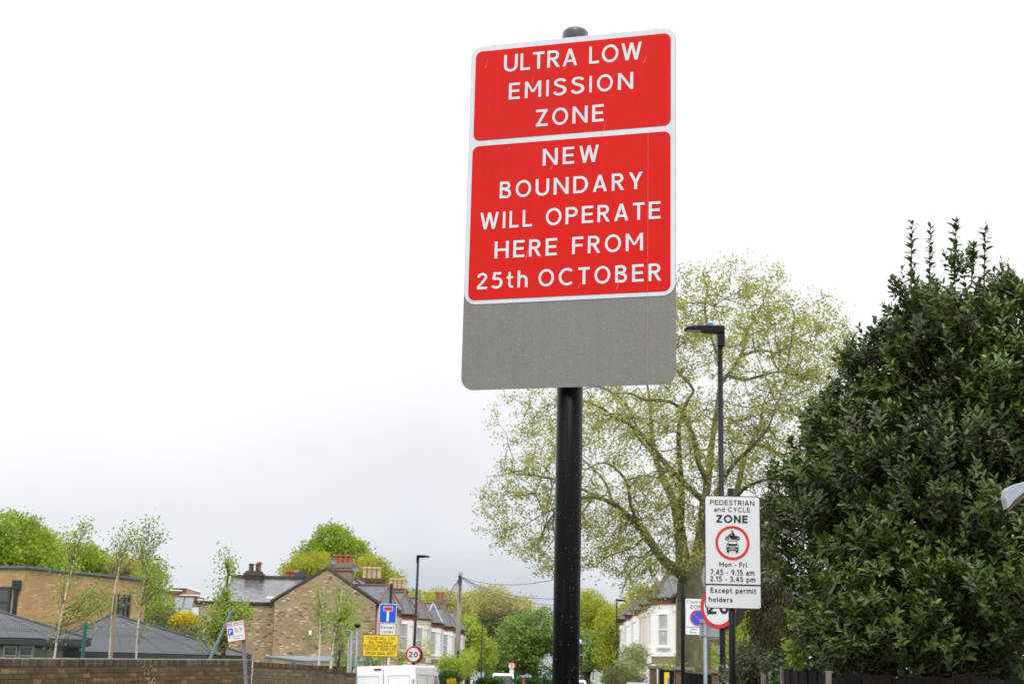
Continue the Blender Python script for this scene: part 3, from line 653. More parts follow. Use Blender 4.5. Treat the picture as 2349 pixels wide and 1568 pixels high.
# brick gable facing the camera: real bricks, in the plane of the end wall
d0 = GW(-.03, 0, 0); Ug = -LOUT
def gin(s, z):
    if not (-.0 <= s <= GD): return False
    return z < GE + (GR - .02 - GE) * (1 - abs(s - GD / 2) / (GD / 2))
b = MB(); b.prism([GW(-.02, 0, 0), GW(-.02, -GD, 0), GW(-.02, -GD, GE), GW(-.02, -GD / 2, GR - .08), GW(-.02, 0, GE)], -LT[1] * .02); gcore = b.build('gable_wall', mortar, GH)
courses(gcore, GW(-.06, 0, 1.3), Ug, Z, GD, 8, B_GABLE, inside=lambda s, z: gin(s, z + 1.3), maxparts=300, depth=.05, proud=.012)
b = MB(); b.box(GW(-.09, -3.9, 4.35), (.16, .12, .26)); b.build('burglar_alarm', white, GH)
b = MB(); b.tube([GW(-.08, -GD + .04, 0), GW(-.08, -GD + .04, 6.3)], .016, 6); b.build('downpipe', mortar_d, GH)
print('gable', GD, GE, GR, _g.x)
# ---- rear extension with slate roof
ex = thing('rear_extension', 'two storey brick extension with wet slate roof left of the brick gable', 'building', (-17, 89, 0))
D_ = 88.6
eL, eR = P(448, 1381, D_), P(634, 1380, D_); eR.z = eL.z
Ue = (eR - eL); Le = Ue.length; Ue.normalize(); bk = Vector((0, 1, 0))
b = MB(); b.prism([eL + Z * -eL.z, eR + Z * -eR.z, eR, eL], bk * 5); wcore = b.build('wall', mortar, ex)
courses(wcore, Vector((eL.x, eL.y - .04, 1.3)), Ue, Z, Le, eL.z - 1.35, B_GABLE, maxparts=300, proud=.012)
b = MB(); b.box((eL + eR) / 2 + Vector((0, -.05, .04)), (Le + .1, .3, .14)); b.build('gutter', gutter, ex)
rl, rr_ = P(R2(0,0,1) and 534, 1326, 91.8), P(700, 1326, 91.8); rr_.z = rl.z
e1, e2 = P(493, 1380.5, D_ - .1), P(652, 1380.5, D_ - .1); e1.z = e2.z = eL.z + .06
b = MB(); b.prism([e1, e2, rr_, rl], Vector((0, .1, -.2))); rf = b.build('roof', felt, ex)
Ur = Vector((1, 0, 0)); Vr = (rl - Vector((rl.x, e1.y, e1.z))); Lr = Vr.length; Vr.normalize()
Rl0 = Vector((e1.x, e1.y, e1.z)) + Vector((0, -.03, .03))
sl0 = (rl.x - e1.x)
courses(rf, Rl0 + Vector((0, 0, .03)), Ur, Vr, rr_.x - e1.x, Lr, SLATE, pl=.29, ph=.19, j=.006, depth=.015, proud=.01, name='slate', rest='slate_courses', row_tilt=-.03,
        inside=lambda s, z: s > sl0 * z / Lr and s < (e2.x - e1.x) + 1.6)
b = MB(); b.box((rl + rr_) / 2 + Vector((0, .05, .10)), (rr_.x - rl.x + .2, .3, .28)); b.build('ridge_coping', stone_cap, rf)
cc = P(583, 1320, 91.4); chimney(ex, cc, Vector((1, 0, 0)), .85, .75, 7.0, P(583, 1312, 91.4).z, brown_st, stone_cap, stone_cap, 2, .5, corbel=.12, pr=.17)
b = MB(); b.lathe([(.14, 0), (.12, .42), (.17, .5), (.17, .58), (.1, .6)], P(594, 1310, 91.4), 12); b.build('red_pot', pot_r, ex, label='red clay pot at the right end of the stack')
for u_ in (660, 670, 679):
    b = MB(); b.lathe([(.16, -.3), (.13, .25), (.18, .32), (.18, .42), (.1, .44)], P(u_, 1324, 93), 12); b.build('chimney_pot', pot_r if u_ < 675 else pot_c, ex)
b = MB(); b.box(P(690, 1328, 92), (.75, .6, .9)); b.build('dormer', felt, ex)
b = MB(); b.box(P(622, 1370, 88.2), (.5, .25, .14)); b.build('roof_flashing', white, ex)
# ---- right terrace
RT = (Vector((9.15, 77.5, 0)), Vector((.0135, 1, 0)).normalized()); ROUT = Vector((-RT[1].y, RT[1].x, 0))
namesR = ['white bayed terraced house with pointed slate turret beside the plane trunk', 'cream pink terraced house with plant pots on its bay', 'third white house of the right hand terrace, behind drooping leaves', 'fourth white house of the right hand terrace',
          'fifth white house of the right hand terrace', 'farthest white house of the right hand terrace, behind the thin black lamp post']
for i in range(6):
    lk = dict(wall=stock, band=stock, roof=slate_p, trim=white, frieze=redbr, cap=brown_st, pane=glass if i else curtain, ridge=ridge_t, off=.25, cw=1.05, pj=1.15)
    if i == 1: lk.update(trim=blush)
    h, W = house(namesR[i], 'right terrace houses', RT[0], RT[1], ROUT, i * 6.3 - .4, (i + 1) * 6.3 - .4, lk)
    if i == 1:
        b = MB(); pots(h, [W(6.3 + 1.0, 1.1, 0), W(6.3 + .7, .85, 0)], 3.45, pot_r, .14, .28)
    if i in (0, 2, 4): chimney(h, W(i * 6.3 + 5.8, -3.0, 0), ROUT, 1.3, .8, 6.6, 8.9, redbr, redbr, pot_r, 3, .6)
# gable end of the near right house, brick
b = MB()
# ---- brown brick low house on the right behind the grey post
rb = thing('brick_house', 'brown brick house with white framed window behind the grey sign post', 'house', (13, 62, 0))
b = MB(); b.box((P(1742, 1500, 62).x, 64, 2.6), (4.2, 4, 5.2)); wl_ = b.build('wall', brown_st, rb)
x0 = P(1742, 1500, 62).x - 2.1
courses(wl_, (x0, 61.97, .8), (1, 0, 0), Z, 4.2, 4.3, PIER, maxparts=300, proud=.012)
b = MB(); b.box((P(1742, 1500, 62).x, 61.6, 3.25), (4.6, .8, .12)); b.build('canopy', redbr, rb)
b = MB(); b.box((P(1640, 1500, 62).x, 61.6, 2.55), (1.6, .3, .3)); b.build('lintel', white, rb)
window(rb, P(1641, 1535, 61.95), (1, 0, 0), (0, -1, 0), 1.15, 1.1)
b = MB(); b.prism([(x0 - .3, 61.6, 5.2), (x0 + 4.5, 61.6, 5.2), (x0 + 4.5, 64, 7.0), (x0 - .3, 64, 7.0)], (0, .1, -.2)); b.build('roof', slate_p, rb)
# ---- school, two storey, yellow brick
sc = thing('school_block', 'two storey yellow brick school block with grey coping and black downpipe', 'building', (-20, 58, 0))
cA = P(61, 1298, 58); cB = P(336, 1327.5, 63.8); cL = P(-120, 1300, 58.6)
ztop = cA.z; cB.z = cL.z = ztop
b = MB(); b.prism([(cL.x, cL.y, 0), (cA.x, cA.y, 0), (cB.x, cB.y, 0), (cB.x - 3, cB.y + 6, 0), (cL.x, cB.y + 6, 0)], Z * (ztop - .1)); wall_ = b.build('wall', mortar, sc)
UB = Vector((cB.x - cA.x, cB.y - cA.y, 0)); LB = UB.length; UB.normalize(); nB = UB.cross(Z)
UA = Vector((cA.x - cL.x, cA.y - cL.y, 0)); LA = UA.length; UA.normalize(); nA = UA.cross(Z)
OB = Vector((cA.x, cA.y, 0)) + nB * .03; OA = Vector((cL.x, cL.y, 0)) + nA * .03
w1 = plane_st(OB, UB, Z, 256, 1425), plane_st(OB, UB, Z, 299, 1364)
w2 = plane_st(OA, UA, Z, -60, 1414), plane_st(OA, UA, Z, 27.5, 1345)
H0 = 1.9
courses(wall_, OB + Z * H0, UB, Z, LB, ztop - .12 - H0, B_SCHOOL, maxparts=180, proud=.010, inside=lambda s, z: not (w1[0][0] < s < w1[1][0] and w1[0][1] < z + H0 < w1[1][1]))
courses(wall_, OA + Z * H0, UA, Z, LA, ztop - .12 - H0, B_SCHOOL, maxparts=110, proud=.010, inside=lambda s, z: not (w2[0][0] < s < w2[1][0] and w2[0][1] < z + H0 < w2[1][1]))
for w_, O_, U_, n_ in ((w1, OB, UB, nB), (w2, OA, UA, nA)):
    c = O_ + U_ * (w_[0][0] + w_[1][0]) / 2 + Z * (w_[0][1] + w_[1][1]) / 2 + n_ * -.005
    window(sc, c, U_, n_, w_[1][0] - w_[0][0], w_[1][1] - w_[0][1], darkframe, glass, True, .09, 2 if w_ is w1 else 0)
b = MB()
for O_, U_, n_, l_ in ((OB, UB, nB, LB), (OA, UA, nA, LA)):
    b.box(O_ + U_ * l_ / 2 + Z * (ztop - .035), (l_ + .10, .26, .10), Matrix((U_, -n_, Z)).transposed())
b.build('coping', zinc, sc)
pq = OA + U_ * plane_st(OA, UA, Z, 35, 1400)[0] + nA * .1
b = MB(); zt = plane_st(OA, UA, Z, 38, 1331)[1]
b.box((pq.x, pq.y, zt - .18), (.34, .2, .36)); b.tube([(pq.x, pq.y, .2), (pq.x, pq.y, zt - .3)], .085, 10); b.build('downpipe', gutter, sc)
# ---- pavilions with hipped membrane roofs
def hip_roof(t, base, apex, th=.22, name='roof', fas=.17):
    b = MB(); n = len(base); b.add([*base, apex], [(i, (i + 1) % n, n) for i in range(n)]); r_ = b.build(name, felt, t)
    b = MB(); b.prism([p - Z * .03 for p in base], -Z * fas); b.build('fascia', fascia, t)
    b = MB()
    for p in base: b.tube([p + Z * .02, apex + Z * .02], .035, 5)
    # welted seams running down the slope
    for k in range(1, 5):
        q = base[0].lerp(base[1], k / 5); b.tube([q + Z * .006, q.lerp(apex, .985) + Z * .006], .009, 4, cap=False)
    b.build('seams', felt, r_); return r_
pa = thing('pavilion', 'low pale green pavilion with dark hipped roof at the left edge', 'building', (-17, 47, 0))
za = P(100, 1463, 46).z
bA = [P(-260, 1463, 46), P(210, 1466, 46), P(160, 1460, 56), P(-260, 1460, 56)]
for p in bA: p.z = za
apA = P(-12, 1399, 51); hip_roof(pa, bA, apA)
b = MB(); b.box((P(-60, 1500, 47).x, 49.5, za / 2 - .15), (3.9, 5, za - .3)); b.build('wall', palegreen, pa)
for u_ in (24, 60):
    window(pa, P(u_, 1503, 46.98), (1, 0, 0), (0, -1, 0), .46, .62, sashw, glass, True, .05)
pb = thing('pavilion', 'long single storey pavilion with pointed dark hipped roof before the school block', 'building', (-13, 54, 0))
bB = [P(83, 1489, 50), P(577, 1504, 50), P(540, 1490, 61), P(90, 1480, 61)]
zb_ = (bB[0].z + bB[1].z) / 2
for p in bB: p.z = zb_
hip_roof(pb, bB, P(258, 1408, 56))
b = MB(); b.box(((bB[0].x + bB[1].x) / 2, 55.6, zb_ / 2 - .15), (bB[1].x - bB[0].x - .8, 9.5, zb_ - .3)); b.build('wall', palegreen, pb)
# ---- shed with corrugated sheet roof
sh = thing('shed', 'low timber shed with pale blue corrugated roof before the brick gable', 'shed', (-8, 66, 0))
p0, p1, p2, p3 = P(606, 1505, 64), P(700, 1516, 60), P(868, 1516, 60), P(868, 1506, 66)
b = MB(); b.prism([p0, p1, p2, p3], Z * -.09); rf = b.build('roof', M('blue_grey_sheet', (.16, .205, .235), .4, .12, 3, metal=.3), sh)
b = MB()
for k in range(40):
    q = p1.lerp(p2, (k + .5) / 40); q2 = p0.lerp(p3, (k + .5) / 40); b.tube([q + Z * .02, q2 + Z * .02], .03, 4)
b.build('corrugations', MATS['blue_grey_sheet'], rf)
zs = p1.z - .1; clad = M('orange_timber_cladding', (.34, .17, .08), .8, .2, 8)
b = MB(); b.box(((p1.x + p2.x) / 2, 63, zs / 2 - .02), (p2.x - p1.x - .5, 4.5, zs - .05)); b.build('wall', clad, sh)
for k in range(34):
    x = p1.x + .3 + k * (p2.x - p1.x - .6) / 33; b = MB(); b.box((x, 60.7, zs / 2 - .03), (.085, .04, zs - .08)); b.build('plank', clad, sh)
# ---- brown brick flats far off, glasshouse roof in front of them
fl = thing('flats', 'distant stepped red brick flats with white parapets, seen between trees', 'building', (P(420, 1400, 190).x, 190, 0))
for x0, x1, y0 in ((368, 402, 1350), (379, 414, 1343), (402, 440, 1361), (440, 476, 1372)):
    a, c = P(x0, y0, 190), P(x1, y0, 190)
    b = MB(); b.prism([(a.x, 190 + x0 * .01, 0), (c.x, 190 + x0 * .01, 0), (c.x, 190 + x0 * .01, a.z), (a.x, 190 + x0 * .01, a.z)], (0, 9, 0)); b.build('wall', M('flats_brick', (.30, .175, .13), .9, .15, .5) if 'flats_brick' not in MATS else MATS['flats_brick'], fl)
    b = MB(); b.box(((a.x + c.x) / 2, 190 + x0 * .01 + 4, a.z + .06), (c.x - a.x + .3, 9, .14)); b.build('parapet', white, fl)
gr = thing('solar_roof', 'white roof with tilted solar panels beside the yellow shrub', 'roof', (P(420, 1400, 80).x, 80, 0))
b = MB(); b.prism([P(376, 1395, 80), P(455, 1392, 80), P(455, 1410, 77), P(380, 1418, 77)], Z * -.25); b.build('roof_deck', alu, gr)
g2 = P(415, 1400, 80); b = MB(); b.box((g2.x, 81, g2.z / 2 - .4), (2.0, 2, g2.z - .8)); b.build('wall', white, gr)
for u_ in (410, 433):
    p = P(u_, 1383, 79); b = MB(); b.box(p, (.46, .06, .75), Matrix.Rotation(-.6, 3, 'X')); b.build('solar_panel', M('solar_panel_grey', (.20, .22, .25), .35, .1) if 'solar_panel_grey' not in MATS else MATS['solar_panel_grey'], gr)
# ------------------------------------------------------------------ boundary walls on the left
gw = thing('garden_wall', 'long dark brick boundary wall with upright brick coping at lower left', 'wall', (-6.5, 25, 0))
a = P(-230, 1505, 20.0); a = P(0, 1510, 21); c = P(578, 1513, 30); dirv = (c - a); O_ = a - dirv * .35; e = c
Lw = Vector((e.x - O_.x, e.y - O_.y, 0)).length; Uw = (e - O_).normalized()
side = Vector((Uw.y, -Uw.x, 0)).normalized()
b = MB(); b.prism([O_ - Z * O_.z, e - Z * e.z, e - Z * .02, O_ - Z * .02], -side * .22); b.build('wall_core', mortar_d, gw)
lenw = (e - O_).length; cop = .105
courses(gw, O_ - Z * (.076 * 22 + cop + .012) + side * .005, Uw, Z, lenw, .076 * 22 - .0 + .001, B_WALL, maxparts=290, proud=.010, rest='brickwork', pl=.215, ph=.065)
courses(gw, O_ - Z * (cop + .004) + side * .012, Uw, Z, lenw, .12, B_COPE, pl=.064, ph=.100, j=.011, depth=.235, proud=.014, name='coping_brick', rest='coping_brickwork', maxparts=200, stagger=False)
b = MB(); b.prism([O_ + Z * .0, e + Z * .0, e + Z * .012, O_ + Z * .012], -side * .21); b.build('mortar_highlight', M('highlight_mortar', (.36, .34, .30), .9, .2, 8), gw)  # pale cement strip, stands in for the edge highlight along the wall top
# white painted scribble on the brickwork
b = MB(); pw = lambda u, v: (lambda st: O_ + Uw * st[0] + Z * st[1] + side * .026)(plane_st(O_ + side * .026, Uw, Z, u, v))
def scr(pts): b.tube([pw(*q) for q in pts], .0045, 4)
scr([(325, 1529), (331, 1526), (336, 1532), (341, 1540), (339, 1546), (333, 1541), (330, 1548), (334, 1556), (343, 1557)])
scr([(344, 1528), (349, 1525), (352, 1531)]); scr([(347, 1566), (350, 1556), (355, 1554), (357, 1562), (354, 1568)]); scr([(320, 1550), (323, 1558), (328, 1562)])
b.build('paint_scribble', lead, gw)
gw2 = thing('garden_wall', 'second brick boundary wall stepping down behind the leaning parking sign', 'wall', (-5, 36, 0))
steps = [((579, 1521.5), (746, 1521.5), 33, 38), ((746, 1532.6), (790, 1532.6), 38, 39.5), ((790, 1541), (816, 1541), 39.5, 40.5)]
for (ua, va), (ub, vb), Da, Db in steps:
    a, c = P(ua, va, Da), P(ub, vb, Db); c.z = (a.z + c.z) / 2; a.z = c.z
    b = MB(); b.prism([Vector((a.x, a.y, 0)), Vector((c.x, c.y, 0)), c, a], (-.05, .22, 0)); b.build('wall_core', mortar_d, gw2)
    U_ = (c - a).normalized(); sd_ = Vector((U_.y, -U_.x, 0)); l_ = (c - a).length
    courses(gw2, a - Z * (.076 * 18 + .12) + sd_ * .004, U_, Z, l_, .076 * 18 + .001, B_WALL2, maxparts=150 if Da == 33 else 40, proud=.010)
    courses(gw2, a - Z * (.11) + sd_ * .012, U_, Z, l_, .12, B_COPE, pl=.064, ph=.1, j=.011, depth=.24, proud=.014, name='coping_brick', rest='coping_brickwork', maxparts=90, stagger=False)
b = MB(); q = P(577.5, 1545, 30.2); b.box((q.x, q.y - .05, 1.0), (.035, .03, 1.9)); b.build('white_downpipe', white, gw2)
# ------------------------------------------------------------------ mesh fence behind the wall
mf = thing('mesh_fence', 'green welded wire fence standing behind the dark brick wall', 'fence', (-7, 26, 0))
fa, fb = P(-160, 1425, 20.5), P(478, 1456, 30.6); fa.z = 2.36; fb.z = 2.48
b = MB(); n_ = 170
for k in range(n_ + 1):
    q = fa.lerp(fb, k / n_); b.tube([Vector((q.x, q.y, 1.2)), q, ], .0028, 4, cap=False)
for dz in (0, -.13, -.16, -.75): b.tube([fa + Z * dz, fb + Z * dz], .003, 4, cap=False)
b.build('wire_mesh', wire_m, mf, kind='stuff')
b = MB(); q0, q1 = P(187, 1530, 24.5), P(196.5, 1427, 24.5); b.tube([q0 - (q1 - q0) * 1.6, q1, q1 + (q1 - q0).normalized() * .03], [.031, .031, .02], 10)
b.box(q1 + Vector((.07, 0, -.09)), (.12, .02, .02)); b.build('fence_post', green_post, mf)
ls = thing('leaning_post', 'faded green steel post leaning over the brick wall beside the red route sign', 'post', (P(470, 1530, 31).x, 31, 0))
b = MB(); q0, q1 = P(476, 1524, 31), P(531, 1401, 31); b.tube([q0 - (q1 - q0) * .9, q1], .033, 4); b.build('shaft', green_post2, ls)
# ------------------------------------------------------------------ the big sign
Wd = 0.80
wx = Vector((.95857, -.28484, -.0033)).normalized(); wz = Vector((-.0031, -.0210, .9998)); wz = (wz - wx * wz.dot(wx)).normalized(); wy = wz.cross(wx)
tt = Vector((-.22967, 6.42301, 1.31202)) * Wd + Vector((0, 0, EYE)); Hh = Wd * 1.6936
ax = tt + wx * (.5145 * Wd - .016) + wy * .075; bs = ax - wz * (ax.z / wz.z)
mat = Matrix(((wx.x, wy.x, wz.x, bs.x), (wx.y, wy.y, wz.y, bs.y), (wx.z, wy.z, wz.z, bs.z), (0, 0, 0, 1)))
hs = thing('road_sign', 'big red ultra low emission zone sign on a thick black pole', 'road sign', mat=mat)
XL = -(.5145 * Wd - .016); ZB = ax.z / wz.z; YF = -.075
def honey(name, cell, line, sc_, rough, coat, speck=None, amt=.6):
    m = M(name, cell, rough, .03, 3, coat=coat, coat_r=.22, dirt=[x * .72 + .01 for x in cell], damt=.45, dscale=3.5, stretch=(1, 1, .6)); t = m.node_tree; l = t.links
    p = [n for n in t.nodes if n.type == 'BSDF_PRINCIPLED'][0]; src = p.inputs['Base Color'].links[0].from_socket; p.inputs['Specular IOR Level'].default_value = .18 if speck else .4
    tcn = N('ShaderNodeTexCoord', t); v = N('ShaderNodeTexVoronoi', t); v.feature = 'DISTANCE_TO_EDGE'; v.inputs['Scale'].default_value = sc_; v.inputs['Randomness'].default_value = .6
    mpn = N('ShaderNodeMapping', t); mpn.inputs['Scale'].default_value = (1, 0, 1.12); l.new(tcn.outputs['Object'], mpn.inputs[0]); l.new(mpn.outputs[0], v.inputs['Vector'])
    mr = N('ShaderNodeMapRange', t); mr.inputs['From Min'].default_value = .06; mr.inputs['From Max'].default_value = .16; mr.inputs['To Min'].default_value = amt; mr.inputs['To Max'].default_value = 0
    l.new(v.outputs['Distance'], mr.inputs[0]); mm = N('ShaderNodeMix', t, data_type='RGBA'); mm.inputs['B'].default_value = (*line, 1)
    l.new(mr.outputs[0], mm.inputs['Factor']); l.new(src, mm.inputs['A']); last = mm.outputs['Result']
    if speck:
        n = N('ShaderNodeTexNoise', t); n.inputs['Scale'].default_value = 420; n.inputs['Detail'].default_value = 2; l.new(tcn.outputs['Object'], n.inputs['Vector'])
        m2_ = N('ShaderNodeMapRange', t); m2_.inputs['From Min'].default_value = .56; m2_.inputs['From Max'].default_value = .72; m2_.inputs['To Max'].default_value = .5; l.new(n.outputs['Fac'], m2_.inputs[0])
        m3_ = N('ShaderNodeMix', t, data_type='RGBA'); m3_.inputs['B'].default_value = (*speck, 1); l.new(m2_.outputs[0], m3_.inputs['Factor']); l.new(last, m3_.inputs['A']); last = m3_.outputs['Result']
    # fine vertical wear streaks
    w = N('ShaderNodeTexNoise', t); w.inputs['Scale'].default_value = 6; w.inputs['Detail'].default_value = 6; mp2 = N('ShaderNodeMapping', t); mp2.inputs['Scale'].default_value = (9, 1, .35)
    l.new(tcn.outputs['Object'], mp2.inputs[0]); l.new(mp2.outputs[0], w.inputs['Vector'])
    mr5 = N('ShaderNodeMapRange', t); mr5.inputs['From Min'].default_value = .35; mr5.inputs['From Max'].default_value = .7; mr5.inputs['To Min'].default_value = .97; mr5.inputs['To Max'].default_value = 1.03; l.new(w.outputs['Fac'], mr5.inputs[0])
    sc2 = N('ShaderNodeVectorMath', t, operation='SCALE'); l.new(last, sc2.inputs[0]); l.new(mr5.outputs[0], sc2.inputs['Scale']); l.new(sc2.outputs[0], p.inputs['Base Color'])
    return m
h_grey = honey('reflective_grey_sheeting', (.165, .153, .146), (.29, .275, .265), 175, .5, .1, amt=.45)
h_white = honey('reflective_white_sheeting', (.64, .67, .73), (.57, .59, .63), 118, .42, .2, amt=.5)
h_red = honey('reflective_red_sheeting', (.62, .005, .0015), (.55, .004, .001), 118, .40, .04, speck=(.68, .04, .028), amt=.35)
def hp(fx, fz): return (XL + fx * Wd, ZB + fz * Hh)
b = MB(); slab(b, rrect(*hp(0, 0), *hp(1, 1), .048, 10), YF, YF + .004); plate = b.build('sign_plate', h_grey, hs, 'local', label='grey reflective backing plate')
b = MB(); slab(b, rrect(*hp(.002, .2385), *hp(.9985, .9995), .048, 10), YF - .002, YF - .0004); wp_ = b.build('white_border', h_white, plate, 'local')
b = MB(); slab(b, rrect(*hp(.0225, .2502), *hp(.976, .6972), .026, 8), YF - .0034, YF - .0021); b.build('lower_red_panel', h_red, plate, 'local')
b = MB(); slab(b, rrect(*hp(.0245, .7137), *hp(.977, .9828), .026, 8), YF - .0034, YF - .0021); b.build('upper_red_panel', h_red, plate, 'local')
b = MB()
for fz in (.15, .62, .88):
    zc = ZB + fz * Hh; b.box((0, YF + .018, zc), (.62, .024, .05))
    b.tube([(0, 0, zc - .02), (0, 0, zc + .02)], .056, 20)
b.build('clamp_rails', alu, hs, 'local')
weight(.150)
def stroke_line(body, fx0, fx1, fz, cap_f, y, parent, mat):
    x0, zb = hp(fx0, fz); x1 = hp(fx1, fz)[0]; S = cap_f * Hh
    adv = [glyph(c)[1] * GWX.get(c, 1) if c != ' ' else .34 for c in body]; gaps = len(body) - 1
    gp = ((x1 - x0) / S - sum(adv)) / gaps
    b = MB(); x = 0
    for c, a in zip(body, adv):
        for k, st in enumerate(glyph(c)[0]):
            yy = y - k * .00012; b.add([(x0 + (x + p.x * GWX.get(c, 1)) * S, yy, zb + p.y * S) for q in st for p in q], [[4*i, 4*i+1, 4*i+2, 4*i+3] for i in range(len(st))])
        x += a + gp
    o = b.build('lettering', mat, parent, 'local')
    return o, gp
for body, a, c, z_, cap in (('ULTRA LOW', .1680, .8412, .9128, .0515), ('EMISSION', .1965, .8010, .8280, .0492), ('ZONE', .3334, .6618, .7408, .0496), ('NEW', .3710, .6405, .6243, .0492),
                            ('BOUNDARY', .1640, .8470, .5381, .0485), ('WILL OPERATE', .0711, .9303, .4513, .0484), ('HERE FROM', .1464, .8504, .3654, .0487)):
    o, g = stroke_line(body, a, c, z_, cap, YF - .0046, plate, h_white); print(body, round(g, 3))
o, g = stroke_line('25th', .0641, .3100, .2800, .0465, YF - .0046, plate, h_white); print(g)
o, g = stroke_line('OCTOBER', .3620, .9336, .2795, .0478, YF - .0046, plate, h_white); print(g)
# scratches
b = MB()
def scratch(p, q, w=.0007):
    (x0, z0), (x1, z1) = hp(*p), hp(*q); d = Vector((x1 - x0, z1 - z0)).normalized(); n = Vector((-d.y, d.x)) * w
    b.add([(x0 + n.x, YF - .0054, z0 + n.y), (x0 - n.x, YF - .0054, z0 - n.y), (x1, YF - .0054, z1)], [(0, 1, 2)])
for p, q in (((.075, .93), (.09, .965)), ((.47, .905), (.50, .975)), ((.65, .70), (.68, .745)), ((.41, .61), (.44, .66)), ((.30, .36), (.33, .44)), ((.73, .26), (.75, .30)), ((.85, .90), (.87, .93)), ((.20, .68), (.21, .69)), ((.31, .87), (.32, .90)), ((.55, .27), (.57, .29))): scratch(p, q)
b2 = MB(); b2.add([(x, YF - .0056, z) for x, z in (hp(.872, .01), hp(.8728, .01), hp(.8728, .70), hp(.872, .70))], [(0, 1, 2, 3)]); b2.build('sheeting_joint', M('joint_grey', (.34, .30, .30), .5), plate, 'local')
b.build('scratches', M('scratch_pale', (.80, .30, .28), .5), plate, 'local')
b = MB(); zt = ZB + Hh
b.tube([(0, 0, -.3), (0, 0, zt + .030)], .0475, 40); pole = b.build('pole', M('wet_black_pole', (.004, .004, .005), .28, .3, 6, bump=.08, bscale=40, coat=.0, spec=.08, stretch=(6, 6, .25), dirt=(.045, .045, .052), damt=.45, dscale=7), hs, 'local', smooth=False)
for p in pole.data.polygons: p.use_smooth = len(p.vertices) == 4
b = MB(); b.lathe([(.0505, 0), (.0515, .003), (.0515, .040), (.049, .050), (.040, .058), (.022, .063), (.010, .065), (.009, .069), (.004, .070)], (0, 0, zt + .004), 36)
capo = b.build('pole_cap', M('wet_grey_cap', (.035, .04, .05), .3, .3, 20, bump=.2, bscale=60, coat=.5, coat_r=.1), hs, 'local', smooth=True)
b = MB(); rd_ = random.Random(4)
def drop(p, n, s, el=1.3):
    t1 = n.orthogonal().normalized() if abs(n.z) > .9 else Vector((0, 0, 1)).cross(n).normalized(); t2 = n.cross(t1); vs = []
    for k in range(6): a = k * math.pi / 3; vs.append(p + t1 * math.cos(a) * s + t2 * math.sin(a) * s * el)
    for k in range(6): a = k * math.pi / 3; vs.append(p + n * s * .45 + t1 * math.cos(a) * s * .6 + t2 * math.sin(a) * s * el * .6)
    vs.append(p + n * s * .62); b.add(vs, [(k, (k+1) % 6, 6 + (k+1) % 6, 6 + k) for k in range(6)] + [(6 + k, 6 + (k+1) % 6, 12) for k in range(6)])
for k in range(520):
    a = rd_.gauss(-.42, .55) if rd_.random() < .75 else rd_.uniform(-3.1, 0); n = Vector((math.cos(a), math.sin(a), 0)); z_ = rd_.uniform(1.2, ZB)
    drop(n * .0474 + Z * z_, n, rd_.choice([.0006, .0008, .0011, .0016]), rd_.uniform(1, 1.9))
for k in range(60):
    a = rd_.uniform(-3.1, 0); n = Vector((math.cos(a), math.sin(a), 0)); drop(n * .0514 + Z * (zt + rd_.uniform(.008, .045)), n, rd_.choice([.0008, .0012, .0018]), 1.3)
b.build('raindrops', M('water_drop', (.03, .03, .035), .1, .1, coat=.3, coat_r=.05, spec=.5), hs, 'local', smooth=True, kind='stuff')
# ------------------------------------------------------------------ smaller signs
def on(t, u, v, y=0.0):
    m = wm(t); inv = m.inverted(); o = inv @ EYEV; d = inv.to_3x3() @ ray(u, v); k = (y - o.y) / d.y; p = o + d * k; return (p.x, p.z)
def stand(u, v, D, yaw=0.0): p = P(u, v, D); return (p.x, p.y, 0.0)
def plate_px(t, name, u0, v0, u1, v1, y, mat, edge=None, r=.03, ew=.012, parent=None, th=.004, label=None):
    (xa, za_), (xb, zb2) = on(t, u0, v1, y), on(t, u1, v0, y)
    b = MB(); slab(b, rrect(xa, za_, xb, zb2, r), y, y + th); pl_ = b.build(name, edge or mat, parent or t, 'local', label=label)
    if edge: b = MB(); sheet(b, rrect(xa + ew, za_ + ew, xb - ew, zb2 - ew, max(.005, r - ew * .6)), y - .003); b.build('sign_face', mat, pl_, 'local')
    return pl_, (xa, za_, xb, zb2)
# pedestrian and cycle zone
ps = thing('road_sign', 'tall white pedestrian and cycle zone sign with red ring on black post', 'road sign', stand(1680, 1500, 15.6), -.03)
tp = on(ps, 1679, 1120)[1]; b = MB(); b.tube([(0, 0, -.2), (0, 0, tp)], .038, 20); b.build('post', post_blk, ps, 'local', smooth=True)
pl_, (xa, za_, xb, zb2) = plate_px(ps, 'sign_plate', 1617.2, 1138, 1743.5, 1394, -.06, s_white, s_edge, .035, .010)
wS, hS = xb - xa, zb2 - za_; fx = lambda f: xa + f * wS; fz = lambda f: za_ + f * hS
Y1 = -.067
def q6(x, y): return on(ps, 1519.8 + x * .30505, 1089.6 + y * .30505, -.06)
b = MB(); z_ = q6(530, 822)[1]; b.box((fx(.5), -.0655, z_), (wS - .01, .003, .014)); b.build('dividing_line', s_edge, pl_, 'local')
def tline(t, q, parent, body, xl, xr, yb, yt, mat, y, bold=.15):
    (x0, z0), (x1, _), (_, z1) = q(xl, yb), q(xr, yb), q((xl + xr) / 2, yt); return text(body, parent, (x0 + x1) / 2, z0, x1 - x0, abs(z1 - z0), mat, y, bold)
